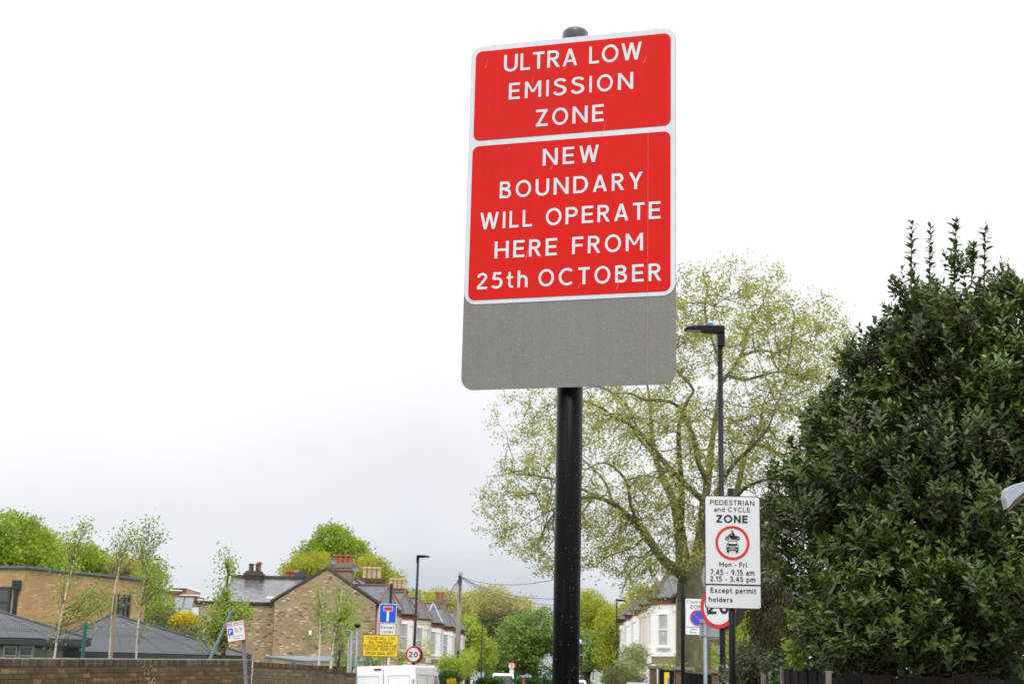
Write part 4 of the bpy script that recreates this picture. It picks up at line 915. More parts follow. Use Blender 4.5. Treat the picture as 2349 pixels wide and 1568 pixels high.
for body, xl, xr, yb, yt, bo in (('PEDESTRIAN', 357, 690, 220, 187, .135), ('and CYCLE', 387, 658, 271, 240, .135), ('ZONE', 404, 640, 353, 299, .20), ('Mon - Fri', 427, 632, 686, 652, .155), ('7.45 - 9.15 am', 360, 690, 745, 708, .155),
                             ('2.15 - 3.45 pm', 358, 697, 794, 760, .155), ('Except permit', 360, 704, 880, 846, .155), ('holders', 348, 525, 948, 915, .155)):
    tline(ps, q6, pl_, body, xl, xr, yb, yt, s_black, Y1, bo)
cx_, cz_ = q6(525, 507); R_ = abs(q6(655, 507)[0] - q6(398, 507)[0]) / 2
b = MB(); ring(b, cx_, cz_, R_ * .845, R_, Y1, 48); b.build('red_ring', s_red2, pl_, 'local')
def motor_symbol(parent, cx, cz, s, y, mat, wmat):
    "a motorcycle with rider above the front of a car; s = half height of the pair"
    b = MB()
    for wx_ in (-.44, .46):
        ring(b, cx + wx_ * s, cz + .40 * s, .10 * s, .165 * s, y, 20); b.add([(x, y - .0006, z) for x, z in disc(cx + wx_ * s, cz + .40 * s, .045 * s, 10)], [list(range(10))])
    def poly(p, dy=0.0): sheet(b, [(cx + a * s, cz + c * s) for a, c in p], y - .001 - dy)
    poly([(-.47, .40), (-.41, .40), (-.27, .66), (-.20, .66), (-.20, .72), (-.30, .74), (-.33, .68)])                      # fork and bar
    poly([(-.28, .62), (-.16, .68), (.02, .64), (.30, .62), (.56, .56), (.58, .50), (.34, .50), (.22, .34), (-.12, .32), (-.22, .46)], .0004)   # tank, engine, seat
    poly([(.10, .36), (.48, .43), (.48, .37), (.12, .30)], .0008)
    poly([(.18, .58), (.22, .72), (.14, .86), (.03, .93), (-.05, .90), (-.03, .80), (.04, .60)], .0012)                    # back of the rider
    poly([(-.02, .86), (.04, .80), (-.14, .70), (-.27, .71), (-.27, .76), (-.15, .77)], .0016)                            # arm
    poly([(.12, .66), (.16, .58), (-.02, .50), (-.06, .36), (-.13, .36), (-.10, .58)], .0020)                              # leg
    b.add([(x, y - .004, z) for x, z in disc(cx - .03 * s, cz + 1.00 * s, .075 * s, 14)], [list(range(14))])
    # car front
    poly([(-.36, .16), (-.30, .20), (.30, .20), (.36, .16), (.44, -.10), (-.44, -.10)], .0)
    poly([(-.46, -.09), (-.38, -.04), (.38, -.04), (.46, -.09), (.50, -.20), (.50, -.52), (-.50, -.52), (-.50, -.20)], .0004)
    poly([(-.50, -.50), (.50, -.50), (.50, -.62), (-.50, -.62)], .0008)
    poly([(-.46, -.56), (-.28, -.56), (-.28, -.80), (-.46, -.80)], .0012); poly([(.28, -.56), (.46, -.56), (.46, -.80), (.28, -.80)], .0012)
    o = b.build('motor_vehicle_symbol', mat, parent, 'local')
    b = MB()
    def poly2(p, dy=0.0): sheet(b, [(cx + a * s, cz + c * s) for a, c in p], y - .0042 - dy)
    poly2([(-.30, .13), (.30, .13), (.36, -.055), (-.36, -.055)])
    for wx_ in (-.39, .39): b.add([(x, y - .0042, z) for x, z in disc(cx + wx_ * s, cz - .27 * s, .075 * s, 14)], [list(range(14))])
    for k in range(3): poly2([(-.26, -.24 - k * .085), (.26, -.24 - k * .085), (.26, -.275 - k * .085), (-.26, -.275 - k * .085)])
    poly2([(-.40, -.505), (.40, -.505), (.40, -.54), (-.40, -.54)])
    b.build('symbol_highlights', wmat, o, 'local')
motor_symbol(pl_, cx_, cz_ - .02 * R_, R_ * .70, Y1, s_black, s_white)
b = MB()
for fx_ in (.05, .95): b.lathe([(.008, 0), (.006, .004), (.001, .005)], (fx(fx_), -.066, fz(.03)), 8)
b.build('rivets', alu, pl_, 'local')
b = MB()
for z_ in (fz(.2), fz(.82)): b.tube([(0, 0, z_ - .02), (0, 0, z_ + .02)], .043, 16); b.box((0, -.048, z_), (.35, .015, .04))
b.build('clamps', alu, ps, 'local')
# ---- street lamps
def lamp_head(t, ztop, L_, dirx, blue=True, w=.075):
    "flat LED lantern reaching out along local x by L_"
    s = dirx; b = MB(); pr = [(-.06*s, -.02), (-.06*s, .075), (.10*s, .078), (L_*.55*s, .072), (L_*.9*s, .055), (L_*s, .02), (L_*.98*s, .0), (L_*.6*s, .0), (L_*.42*s, -.022), (L_*.22*s, -.02), (.04*s, -.03)]
    b.prism([(x, -w, z + ztop) for x, z in pr], (0, 2 * w, 0)); hd = b.build('lamp_head', post_blk, t, 'local', bevel=.008)
    b = MB(); b.box((L_ * .72 * s, 0, ztop - .004), (L_ * .42, w * 1.5, .01)); b.build('lamp_glass', M('lamp_glass', (.5, .5, .5), .2) if 'lamp_glass' not in MATS else MATS['lamp_glass'], hd, 'local')
    b = MB(); b.box((-.012 * s, 0, ztop - .10), (.105, .11, .24)); b.build('bracket', post_blk, hd, 'local', bevel=.01)
    b = MB(); b.lathe([(.042, 0), (.042, .05), (.040, .052)], (L_ * .26 * s, 0, ztop + .072), 14); b.build('photocell', M('blue_photocell', (.03, .22, .55), .4) if blue and 'blue_photocell' not in MATS else (MATS['blue_photocell'] if blue else s_white), hd, 'local')
    b = MB(); b.lathe([(.043, 0), (.040, .018), (.02, .026)], (L_ * .26 * s, 0, ztop + .123), 14); b.build('photocell_dome', s_white, hd, 'local')
lp = thing('street_lamp', 'tall black street lamp with blue photocell, its 20 sign half hidden by the white sign', 'street lamp', stand(1657.5, 1500, 19.8), .0)
zt = on(lp, 1645, 760)[1]
b = MB(); b.tube([(0, 0, -.2), (0, 0, 1.9), (0, 0, 1.95), (0, 0, zt)], [.056, .056, .043, .038], 18); b.build('column', post_blk, lp, 'local', smooth=True)
lamp_head(lp, zt, .515, -1)
def speed20(t, cx, cz, r, y, yaw=0.0, back=True):
    Ry = Matrix.Rotation(yaw, 4, 'Z'); T0 = Matrix.Translation((cx, 0, 0)) @ Ry @ Matrix.Translation((-cx, 0, 0))
    m0 = len(bpy.data.objects)
    b = MB(); slab(b, disc(cx, cz, r, 48), y, y + .012); p_ = b.build('speed_sign', s_edge, t, 'local')
    kids = [p_]
    b = MB(); b.add([(x, y - .003, z) for x, z in disc(cx, cz, r * .84, 48)], [list(range(48))]); kids.append(b.build('sign_face', s_white, p_, 'local'))
    b = MB(); ring(b, cx, cz, r * .80, r * .985, y - .006, 48); kids.append(b.build('red_ring', s_red, p_, 'local'))
    kids.append(text('20', p_, cx, cz - r * .33, r * 1.16, r * .66, s_black, y - .006, .19, 'numerals'))
    for o in kids: o.data.transform(T0)
    if back:
        b = MB(); slab(b, disc(cx, cz, r * 1.03, 48), y + .13, y + .19); o = b.build('rear_sign', s_edge, t, 'local'); o.data.transform(T0)
cx_, cz_ = on(lp, 1655, 1391); speed20(lp, cx_, cz_, .300, -.07, -.74, False)
b = MB(); cx2, cz2 = on(lp, 1667, 1397); slab(b, disc(cx2, cz2, .265, 40), .06, .10); b.build('rear_sign', s_edge, lp, 'local', label='black back of a second round sign facing away')
b = MB()
for dz in (-.15, .15): b.tube([(0, 0, cz_ + dz - .02), (0, 0, cz_ + dz + .02)], .052, 16); b.box((0, -.035, cz_ + dz), (.07, .04, .03))
b.box((-.058, -.02, on(lp, 1651, 1490)[1]), (.03, .06, .12)); b.build('clamps', alu, lp, 'local')
# ---- controlled zone sign
cz0 = thing('road_sign', 'white controlled zone sign with blue and red no waiting roundel on slim black post', 'road sign', stand(1566.5, 1500, 28), .02)
tp = on(cz0, 1567.5, 1338)[1]; b = MB(); b.tube([(0, 0, -.2), (0, 0, tp - .02), (0, 0, tp)], [.038, .038, .03], 16); b.build('post', post_blk, cz0, 'local', smooth=True)
q5 = lambda x, y: on(cz0, 1347.7 + x * .177, 1290.4 + y * .177, -.05)
(xa, z1_), (_, z0_) = q5(1262, 452), q5(1262, 932); xb = xa + .49
b = MB(); slab(b, rrect(xa, z0_, xb, z1_, .01), -.05, -.045); pc_ = b.build('sign_plate', s_edge, cz0, 'local')
b = MB(); sheet(b, rrect(xa + .012, z0_ + .012, xb - .012, z1_ - .012, .01), -.053); b.build('sign_face', s_white, pc_, 'local')
b = MB(); zz = q5(1300, 827)[1]; b.box(((xa + xb) / 2, -.0535, zz), (xb - xa - .02, .004, .010)); b.build('dividing_line', s_edge, pc_, 'local')
xm = (xa + xb) / 2; hh = abs(q5(1300, 482)[1] - q5(1300, 520)[1])
text('Controlled', pc_, xm, q5(1300, 519)[1], .41, hh, s_black, -.057, .13); text('ZONE', pc_, xm, q5(1300, 586)[1], .29, hh * 1.15, s_black, -.057, .15)
text('Mon - Fri', pc_, xm, q5(1300, 867)[1], .25, hh * .62, s_black, -.057, .15); text('Noon - 2 pm', pc_, xm, q5(1300, 906)[1], .31, hh * .62, s_black, -.057, .15)
cr_x, cr_z = q5(1428, 710); rr2 = abs(q5(1327, 710)[0] - cr_x) ; cr_x = xa + .17 + .0 if False else cr_x
b = MB(); b.add([(x, -.057, z) for x, z in disc(cr_x, cr_z, rr2 * .9, 36)], [list(range(36))]); b.build('blue_disc', s_blue, pc_, 'local')
b = MB(); ring(b, cr_x, cr_z, rr2 * .84, rr2, -.060, 36); a = math.radians(-45); d = Vector((math.cos(a), math.sin(a))); n = Vector((-d.y, d.x)) * rr2 * .085
b.add([(cr_x + d.x * k * rr2 * .86 + n.x * j, -.0603, cr_z + d.y * k * rr2 * .86 + n.y * j) for k, j in ((-1, -1), (1, -1), (1, 1), (-1, 1))], [(0, 1, 2, 3)]); b.build('red_ring', s_red, pc_, 'local')
b = MB(); b.tube([(0, 0, z1_ - .03), (0, 0, z1_)], .046, 12); b.tube([(0, 0, z0_), (0, 0, z0_ + .03)], .046, 12); b.build('clamps', post_blk, cz0, 'local')
# ---- grey post with the back of a sign
gs = thing('road_sign', 'grey galvanised post with the aluminium back of a small sign', 'road sign', stand(1618, 1520, 24), 0)
tp = on(gs, 1613, 1419)[1]; b = MB(); b.tube([(-.0, 0, -.2), (0, 0, tp)], .030, 14); b.build('post', post_gry, gs, 'local', smooth=True)
(xa, z0_), (xb, z1_) = on(gs, 1605, 1464, .05), on(gs, 1651, 1420, .05)
b = MB(); slab(b, rrect(xa, z0_, xb, z1_, .02), .05, .055); b.build('sign_back', alu, gs, 'local')
b = MB(); b.box(((xa + xb) / 2, .038, z0_ + .05), (xb - xa, .02, .03)); b.box(((xa + xb) / 2, .038, z1_ - .05), (xb - xa, .02, .03)); b.tube([(0, 0, z0_ + .04), (0, 0, z0_ + .07)], .037, 12); b.tube([(0, 0, z1_ - .07), (0, 0, z1_ - .04)], .037, 12); b.build('clamp_rails', alu, gs, 'local')
# ---- no through road sign group
ts = thing('road_sign', 'no through road signs with yellow notice on black post above the white van', 'road sign', stand(889, 1530, 52.5), .03)
tp = on(ts, 895, 1338)[1]; b = MB(); b.tube([(0, 0, -.2), (0, 0, tp)], .055, 14); b.build('post', post_blk, ts, 'local', smooth=True)
pT, (xa, za_, xb, zb2) = plate_px(ts, 'no_through_road_plate', 868.8, 1384.6, 910.6, 1427.8, -.08, s_blue, s_white, .05, .022)
q3 = lambda x, y, yy=-.085: on(ts, 774.2 + x * .23182, 1204.3 + y * .23182, yy)
def rq(parent, x0, y0, x1, y1, y, mat, name):
    (a, c), (e, f) = q3(x0, y1), q3(x1, y0); b = MB(); b.add([(a, y, c), (e, y, c), (e, y, f), (a, y, f)], [(0, 1, 2, 3)]); b.build(name, mat, parent, 'local')
rq(pT, 484, 838, 512, 947, -.0865, s_white, 'white_stem'); rq(pT, 455, 803, 550, 845, -.0875, s_white, 'bar_outline'); rq(pT, 460, 808, 545, 840, -.0905, s_red, 'red_bar')
pE, _ = plate_px(ts, 'except_cycles_plate', 869.6, 1429.4, 909, 1455.4, -.08, s_white, s_edge, .05, .018)
for body, xl, xr, yb, yt in (('Except', 433, 560, 1019, 992), ('cycles', 438, 552, 1061, 1035)): tline(ts, q3, pE, body, xl, xr, yb, yt, s_black, -.087, .15)
pY, _ = plate_px(ts, 'yellow_notice_plate', 830.5, 1455.8, 914.5, 1504.2, -.08, s_yel, s_edge, .04, .020)
for body, xl, xr, yb, yt in (('TULSE HILL LTN', 293, 566, 1127, 1101), ('NO THROUGH', 311, 544, 1167, 1142), ('ROUTE AHEAD FOR', 264, 586, 1201, 1176), ('MOTOR VEHICLES', 272, 577, 1235, 1210), ('FROM 28th SEPT', 280, 566, 1275, 1250)):
    tline(ts, q3, pY, body, xl, xr, yb, yt, s_black, -.087, .15)
b = MB(); (xa, z0_), (xb, z1_) = q3(490, 1382), q3(517, 1300); slab(b, rrect(xa, z0_, xb, z1_, .01), -.07, -.065); o = b.build('small_plate', s_white, ts, 'local'); b = MB(); sheet(b, rrect(xa + .02, (z0_ + z1_) / 2, xb - .06, z1_ - .03, .005), -.073); b.build('blue_patch', s_blue, o, 'local')
# ---- left lamp with 20 sign
l2 = thing('street_lamp', 'black street lamp with a round 20 speed sign beside the white van', 'street lamp', stand(947, 1560, 54), 0)
zt = on(l2, 959.5, 1277)[1]; xt = on(l2, 959.5, 1277)[0]
b = MB(); b.tube([(0, 0, -.1), (0, 0, 1.6), (0, 0, 1.7), (xt * .9, 0, zt)], [.075, .075, .06, .042], 14); b.build('column', post_blk, l2, 'local', smooth=True)
m0 = set(bpy.data.objects); lamp_head(l2, zt, .44, 1, False)
for o in set(bpy.data.objects) - m0:
    if o.parent == l2 or (o.parent and o.parent.parent == l2): o.data.transform(Matrix.Translation((xt * .9, 0, 0)))
cx_, cz_ = on(l2, 949.7, 1500, -.09); speed20(l2, cx_, cz_, .30, -.09, -.25, True)
b = MB(); p = on(l2, 952, 1352); b.box((p[0] - .05, -.05, p[1]), (.09, .06, .07)); b.build('blue_tag', s_blue, l2, 'local')
# ---- far lamps
def plain_lamp(label, u0, u1, vt, D, hx, w=.05):
    t = thing('street_lamp', label, 'street lamp', stand(u0, 1560, D), 0, group='plain black street lamps')
    x_, z_ = on(t, u1, vt); b = MB(); b.tube([(0, 0, -.1), (0, 0, 1.5), (0, 0, 1.55), (x_, 0, z_)], [w * 1.4, w * 1.4, w, w * .8], 10); b.build('column', post_blk, t, 'local', smooth=True)
    if hx:
        b = MB(); b.prism([(x_ - .05, -.1, z_), (x_ - .05, -.1, z_ + .12), (x_ + hx * .7, -.1, z_ + .10), (x_ + hx, -.1, z_ + .03), (x_ + hx, -.1, z_)], (0, .2, 0)); b.build('lamp_head', post_blk, t, 'local')
    return t
plain_lamp('far black street lamp between the pale trees and the green dome tree', 1103.5, 1106.5, 1424, 130, .55, .07)
plain_lamp('thin black lamp post before the far end of the right terrace', 1415.5, 1414.5, 1378, 80, .5, .05)
plain_lamp('short black lamp post with white globe just right of the thick pole', 1335, 1334.5, 1456, 100, 0, .06)
b = MB(); q = P(1329.5, 1471, 99.8); b.lathe([(.02, -.17), (.12, -.14), (.17, 0), (.12, .14), (.02, .17)], q, 12); b.build('globe', white, bpy.data.objects['street_lamp.004'] if 'street_lamp.004' in bpy.data.objects else None, smooth=True)
b = MB(); b.box(P(1336, 1474, 99.8), (.5, .1, .12)); b.box(P(1336, 1501, 99.8), (.4, .1, .08)); b.build('arm', alu, bpy.data.objects['street_lamp.004'])
# ---- small grey lighting columns by the gable
for i, (u_, vt, lab) in enumerate(((820, 1434, 'slim grey lighting column with black cap left of the yellow notice'), (807.5, 1446, 'slim grey pole with short arm, left of the capped column'))):
    t = thing('lighting_column', lab, 'post', stand(u_ - 3, 1560, 44), 0)
    x_, z_ = on(t, u_, vt); b = MB(); b.tube([(0, 0, 0), (x_, 0, z_)], .045, 10); b.build('shaft', post_gry, t, 'local', smooth=True)
    if i == 0: b = MB(); b.lathe([(.05, -.06), (.10, 0), (.10, .04), (.03, .07)], (x_, 0, z_), 12); b.build('cap', post_blk, t, 'local')
    else: b = MB(); b.tube([(x_, 0, z_ - .03), (x_ - .12, 0, z_ + .02), (x_ - .2, 0, z_)], .025, 6); b.build('arm', post_gry, t, 'local')
cp_ = thing('signal_post', 'grey green traffic signal seen from behind below the yellow notice', 'traffic signal', stand(843, 1560, 54), 0)
(xa, z0_), (xb, z1_) = on(cp_, 839, 1524), on(cp_, 849, 1504)
b = MB(); b.tube([(0, 0, 0), (0, 0, z1_)], .05, 10); b.build('post', post_gry, cp_, 'local')
b = MB(); b.box(((xa + xb) / 2, 0, (z0_ + z1_) / 2 + .05), (xb - xa, .12, z1_ - z0_)); 
for k in range(3): b.tube([((xa + xb) / 2, .05, z0_ + .10 + k * .1), ((xa + xb) / 2, .2, z0_ + .10 + k * .1)], .05, 8)
b.build('signal_head', M('signal_grey_green', (.12, .19, .19), .5), cp_, 'local')
# ---- red route parking sign, leaning
p = P(564, 1568, 23.0); lean = .118; dz_ = p.z
base = Vector((p.x + math.tan(lean) * p.z, p.y, 0))
rr = thing('road_sign', 'leaning white red route parking sign with blue P on weathered post', 'road sign', mat=Matrix.Translation(base) @ Matrix.Rotation(-lean, 4, 'Y') @ Matrix.Rotation(-.35, 4, 'Z'))
x_, z_ = on(rr, 555.5, 1462); b = MB(); b.tube([(0, 0, -.2), (0, 0, z_)], .031, 14); b.build('post', M('flaking_post', (.07, .075, .085), .6, .3, 9, .3, dirt=(.25, .26, .27), damt=.8, dscale=10, stretch=(1, 1, .3)), rr, 'local', smooth=True)
q2 = lambda x, y, yy=-.05: on(rr, 401.4 + x * .27574, 1135.5 + y * .27574, yy)
cor = [q2(438, 1230), q2(588, 1197), q2(576, 1022), q2(427, 1060)]
ce = (sum(c[0] for c in cor) / 4, sum(c[1] for c in cor) / 4)
ex_ = Vector((cor[1][0] - cor[0][0], cor[1][1] - cor[0][1])); ey_ = Vector((cor[3][0] - cor[0][0], cor[3][1] - cor[0][1])); wR, hR = ex_.length, ey_.length; rot = math.atan2(ex_.y, ex_.x) * .5 + (math.atan2(ey_.y, ey_.x) - math.pi / 2) * .5
def rot_pts(pts): return [(ce[0] + x * math.cos(rot) - z * math.sin(rot), ce[1] + x * math.sin(rot) + z * math.cos(rot)) for x, z in pts]
b = MB(); slab(b, rot_pts(rrect(-wR/2, -hR/2, wR/2, hR/2, .02)), -.05, -.045); pR = b.build('sign_plate', s_red, rr, 'local')
b = MB(); sheet(b, rot_pts(rrect(-wR/2+.010, -hR/2+.010, wR/2-.010, hR/2-.010, .014)), -.053); b.build('sign_face', s_white, pR, 'local')
b = MB(); sheet(b, rot_pts(rrect(-wR/2+.005, hR*.265, wR/2-.005, hR*.285, .001)), -.056); b.build('red_line', s_red, pR, 'local')
b = MB(); sheet(b, rot_pts(rrect(-wR*.43, -hR*.16, -wR*.15, hR*.17, .012)), -.056); b.build('blue_square', s_blue, pR, 'local')
def rtext(body, cx, z, w, h, mat, bold=.14): return text(body, pR, ce[0] + cx * wR, ce[1] + z * hR, w * wR, h * hR, mat, -.059, bold, rot=rot, center=ce)
rtext('RED ROUTE', 0, .325, .86, .105, s_black); rtext('P', -.29, -.10, .15, .20, s_white, .2); rtext('Mon - Sat', .16, .10, .44, .055, s_black); rtext('7am - 7pm', .16, .015, .44, .055, s_black); rtext('1 hour', .09, -.07, .26, .055, s_black)
rtext('No return within', 0, -.27, .78, .055, s_black); rtext('2 hours', 0, -.38, .34, .055, s_black)
# ---- telegraph pole and wires
tg = thing('telegraph_pole', 'weathered wooden telegraph pole with fanned wires', 'telegraph pole', stand(1046, 1568, 75), 0)
x_, z_ = on(tg, 1056.5, 1312); b = MB(); b.tube([(0, 0, 0), (x_ * .5, 0, z_ * .5), (x_, 0, z_)], [.16, .135, .11], 12); b.build('shaft', wood_pole, tg, 'local', smooth=True)
b = MB(); b.box((x_ - .02, -.12, z_ - .38), (.16, .12, .42)); b.tube([(x_ - .02, -.13, z_ - .15), (x_ + .02, -.13, z_ - 1.6)], .03, 6); b.build('junction_box', cable_m, tg, 'local')
(x2, z2) = on(tg, 1049.5, 1492); b = MB(); b.box((x2 * .5 + .04, -.15, z2 / 2), (.09, .06, z2)); b.build('cable_guard', post_blk, tg, 'local')
b = MB()
top = Vector(wm(tg) @ Vector((x_, 0, z_ - .22)))
for (u_, v_, D2) in ((1290, 1372, 60), (1290, 1388, 62), (1400, 1460, 62), (1180, 1400, 92), (1270, 1428, 95), (1000, 1372, 118), (1008, 1385, 112), (1016, 1400, 105), (985, 1400, 95), (1300, 1322, 50)):
    e_ = P(u_, v_, D2); pts = [top.lerp(e_, k / 8) - Z * (.35 * 4 * (k / 8) * (1 - k / 8)) for k in range(9)]; b.tube(pts, .012, 4, cap=False)
b.build('wire', cable_m, tg)
# ---- tv aerials
def aerial(u, v, D, h, label):
    p = P(u, v, D); t = thing('tv_aerial', label, 'aerial', (p.x, p.y, p.z - h)); b = MB(); b.tube([(0, 0, 0), (0, 0, h)], .018, 5)
    b.tube([(-.5, 0, h - .05), (.5, 0, h + .02)], .012, 4)
    for k in range(7): b.tube([(-.45 + k * .15, -.12, h - .045 + k * .01), (-.45 + k * .15, .12, h - .045 + k * .01)], .008, 4)
    b.build('mast', cable_m, t, 'local')
aerial(820, 1262, 88, 2.2, 'thin rooftop aerial beside the red pots'); aerial(884, 1289, 100, 1.8, 'thin rooftop aerial beside the cream pots'); aerial(1001, 1347, 124, 1.3, 'small rooftop aerial on the farthest chimney of the left terrace'); aerial(772, 1258, 88, 1.6, 'wide rooftop aerial above the gable chimney')
# ------------------------------------------------------------------ vehicles
def wheel(parent, c, axis, r=.33, w=.22):
    c = Vector(c); a = Vector(axis).normalized(); b = MB(); b.tube([c - a * w / 2, c - a * w * .42, c + a * w * .42, c + a * w / 2], [r * .92, r, r, r * .92], 20); wl_ = b.build('wheel', rubber, parent, 'local')
    b = MB(); b.tube([c - a * (w / 2 + .006), c + a * (w / 2 + .006)], r * .6, 14); b.build('rim', alu, wl_, 'local')
def van(label, loc, yaw, L_=5.3, W_=2.0, Hv=2.25, rear=True, tilt=0.0):
    "local: x across, -y towards the rear, z up; origin at the rear bumper centre on the ground"
    t = thing('van', label, 'van', mat=Matrix.Translation(Vector(loc)) @ Matrix.Rotation(yaw, 4, 'Z') @ Matrix.Rotation(-tilt, 4, 'Y'))
    prof = [(0.02, .42), (0.0, .9), (.03, 1.6), (.10, Hv - .08), (.22, Hv), (L_ * .66, Hv + .02), (L_ * .73, Hv - .10), (L_ * .86, 1.32), (L_ * .99, 1.02), (L_, .62), (L_ - .05, .35), (.1, .32)]
    b = MB(); secs = [(-W_/2, .86, 0), (-W_/2 + .05, 1, 0), (W_/2 - .05, 1, 0), (W_/2, .86, 0)]
    n = len(prof); vs = []
    def half(z): return W_ / 2 - max(0, (z - 1.0)) * .085
    for sgn in (-1, 1):
        for y_, z_ in prof: vs.append((sgn * half(z_), y_, z_))
    b.add(vs, [list(range(n)), list(range(2 * n - 1, n - 1, -1))] + [[(i + 1) % n, i, n + i, n + (i + 1) % n] for i in range(n)])
    body = b.build('body', vanw, t, 'local', bevel=.06)
    # side panel grooves and rear doors
    b = MB()
    for s in (-1, 1):
        for y0, y1 in ((.25, L_ * .36), (L_ * .38, L_ * .6)):
            for (za, zb3) in ((1.35, Hv - .28),):
                X = s * (half((za + zb3) / 2) + .004)
                b.box((X + s * (half(zb3) - half((za + zb3) / 2)) * .9, (y0 + y1) / 2, zb3), (.012, y1 - y0, .02)); b.box((X, y0, (za + zb3) / 2), (.012, .02, zb3 - za)); b.box((X, y1, (za + zb3) / 2), (.012, .02, zb3 - za))
    b.build('side_panels', greyst, body, 'local')
    if rear:
        b = MB(); b.box((-.003, .02, 1.3), (.010, .03, 1.75)); b.build('door_gap', rubber, body, 'local')
        for s in (-1, 1):
            b = MB(); b.add([(s * .06, .035 - .028, .6), (s * (W_/2 - .12), .035 - .028, .6), (s * (W_/2 - .22), .075, Hv - .25), (s * .06, .075, Hv - .25)], [(0, 1, 2, 3)] if s > 0 else [(3, 2, 1, 0)])
            b.v = [(x, y - .03, z) for x, y, z in b.v]; rd = b.build('rear_door', vanw, t, 'local')
            b = MB(); zz = Hv - .30; b.box((s * (W_/4 - .04), .036, zz), (W_/2 - .40, .012, .012)); b.box((s * .16, .026, zz - .22), (.012, .012, .44)); b.box((s * (W_/2 - .24), .026, zz - .22), (.012, .012, .44)); b.build('panel_crease', greyst, rd, 'local')
            b = MB(); b.box((s * (W_/2 - .05), -.005, 1.05), (.09, .05, .42)); b.build('tail_lamp', lamp_red, t, 'local')
        b = MB(); b.box((-.20, .085, Hv - .095), (.24, .05, .05)); b.build('brake_lamp', M('dull_red_lens', (.16, .03, .03), .3), t, 'local')
        b = MB(); b.box((W_/2 - .12, .0, 1.62), (.06, .05, .10)); b.box((.12, -.02, 1.15), (.10, .04, .05)); b.build('door_hinge', alu, t, 'local')
    # cab glass
    b = MB(); gl = [(L_ * .735, Hv - .16), (L_ * .855, 1.38)]
    b.add([(-half(Hv-.16) + .10, gl[0][0] + .03, gl[0][1]), (half(Hv-.16) - .10, gl[0][0] + .03, gl[0][1]), (half(1.38) - .10, gl[1][0] + .03, gl[1][1]), (-half(1.38) + .10, gl[1][0] + .03, gl[1][1])], [(3, 2, 1, 0)]); b.build('windscreen', carglass, t, 'local')
    for s in (-1, 1):
        b = MB(); pts = [(L_ * .62, 1.3), (L_ * .62, Hv - .28), (L_ * .715, Hv - .28), (L_ * .83, 1.3)]
        b.add([(s * (half(z_) + .006), y_, z_) for y_, z_ in pts], [(0, 1, 2, 3)] if s < 0 else [(3, 2, 1, 0)]); b.build('side_window', carglass, t, 'local')
        b = MB(); b.box((s * (W_/2 + .12), L_ * .80, 1.42), (.16, .09, .26)); b.tube([(s * (W_/2 - .02), L_ * .80, 1.35), (s * (W_/2 + .1), L_ * .80, 1.35)], .025, 6); b.build('mirror', rubber, t, 'local')
        b = MB(); b.box((s * (W_/2 - .22), L_ - .01, .78), (.30, .12, .20)); b.build('headlight', glass, t, 'local')
    b = MB(); b.box((0, L_ + .005, .72), (1.1, .06, .16)); b.build('grille', rubber, t, 'local')
    b = MB(); b.box((0, L_ - .02, .42), (W_ - .06, .18, .24)); b.box((0, .02, .42), (W_ - .06, .16, .2)); b.build('bumper', rubber, t, 'local')
    for s in (-1, 1):
        for y_ in (.95, L_ - .85): wheel(t, (s * (W_/2 - .13), y_, .34), (1, 0, 0))
    return t
pR_, pL_ = P(959.5, 1522, 45), P(816, 1530, 45.35)
d = (pR_ - pL_); yaw = math.atan2(d.y, d.x) ; yaw = -.135
mid = (pR_ + pL_) / 2; van('white panel van seen from behind below the yellow notice', (mid.x, mid.y - .1, 0), yaw, 5.2, 2.12, (pR_.z + pL_.z) / 2, True, .05)
p = P(1154, 1560, 118); van('distant white high roofed van facing us, below the round motor vehicle sign', (p.x, p.y + 5.5, 0), math.pi, 5.5, 1.95, 2.5, False)
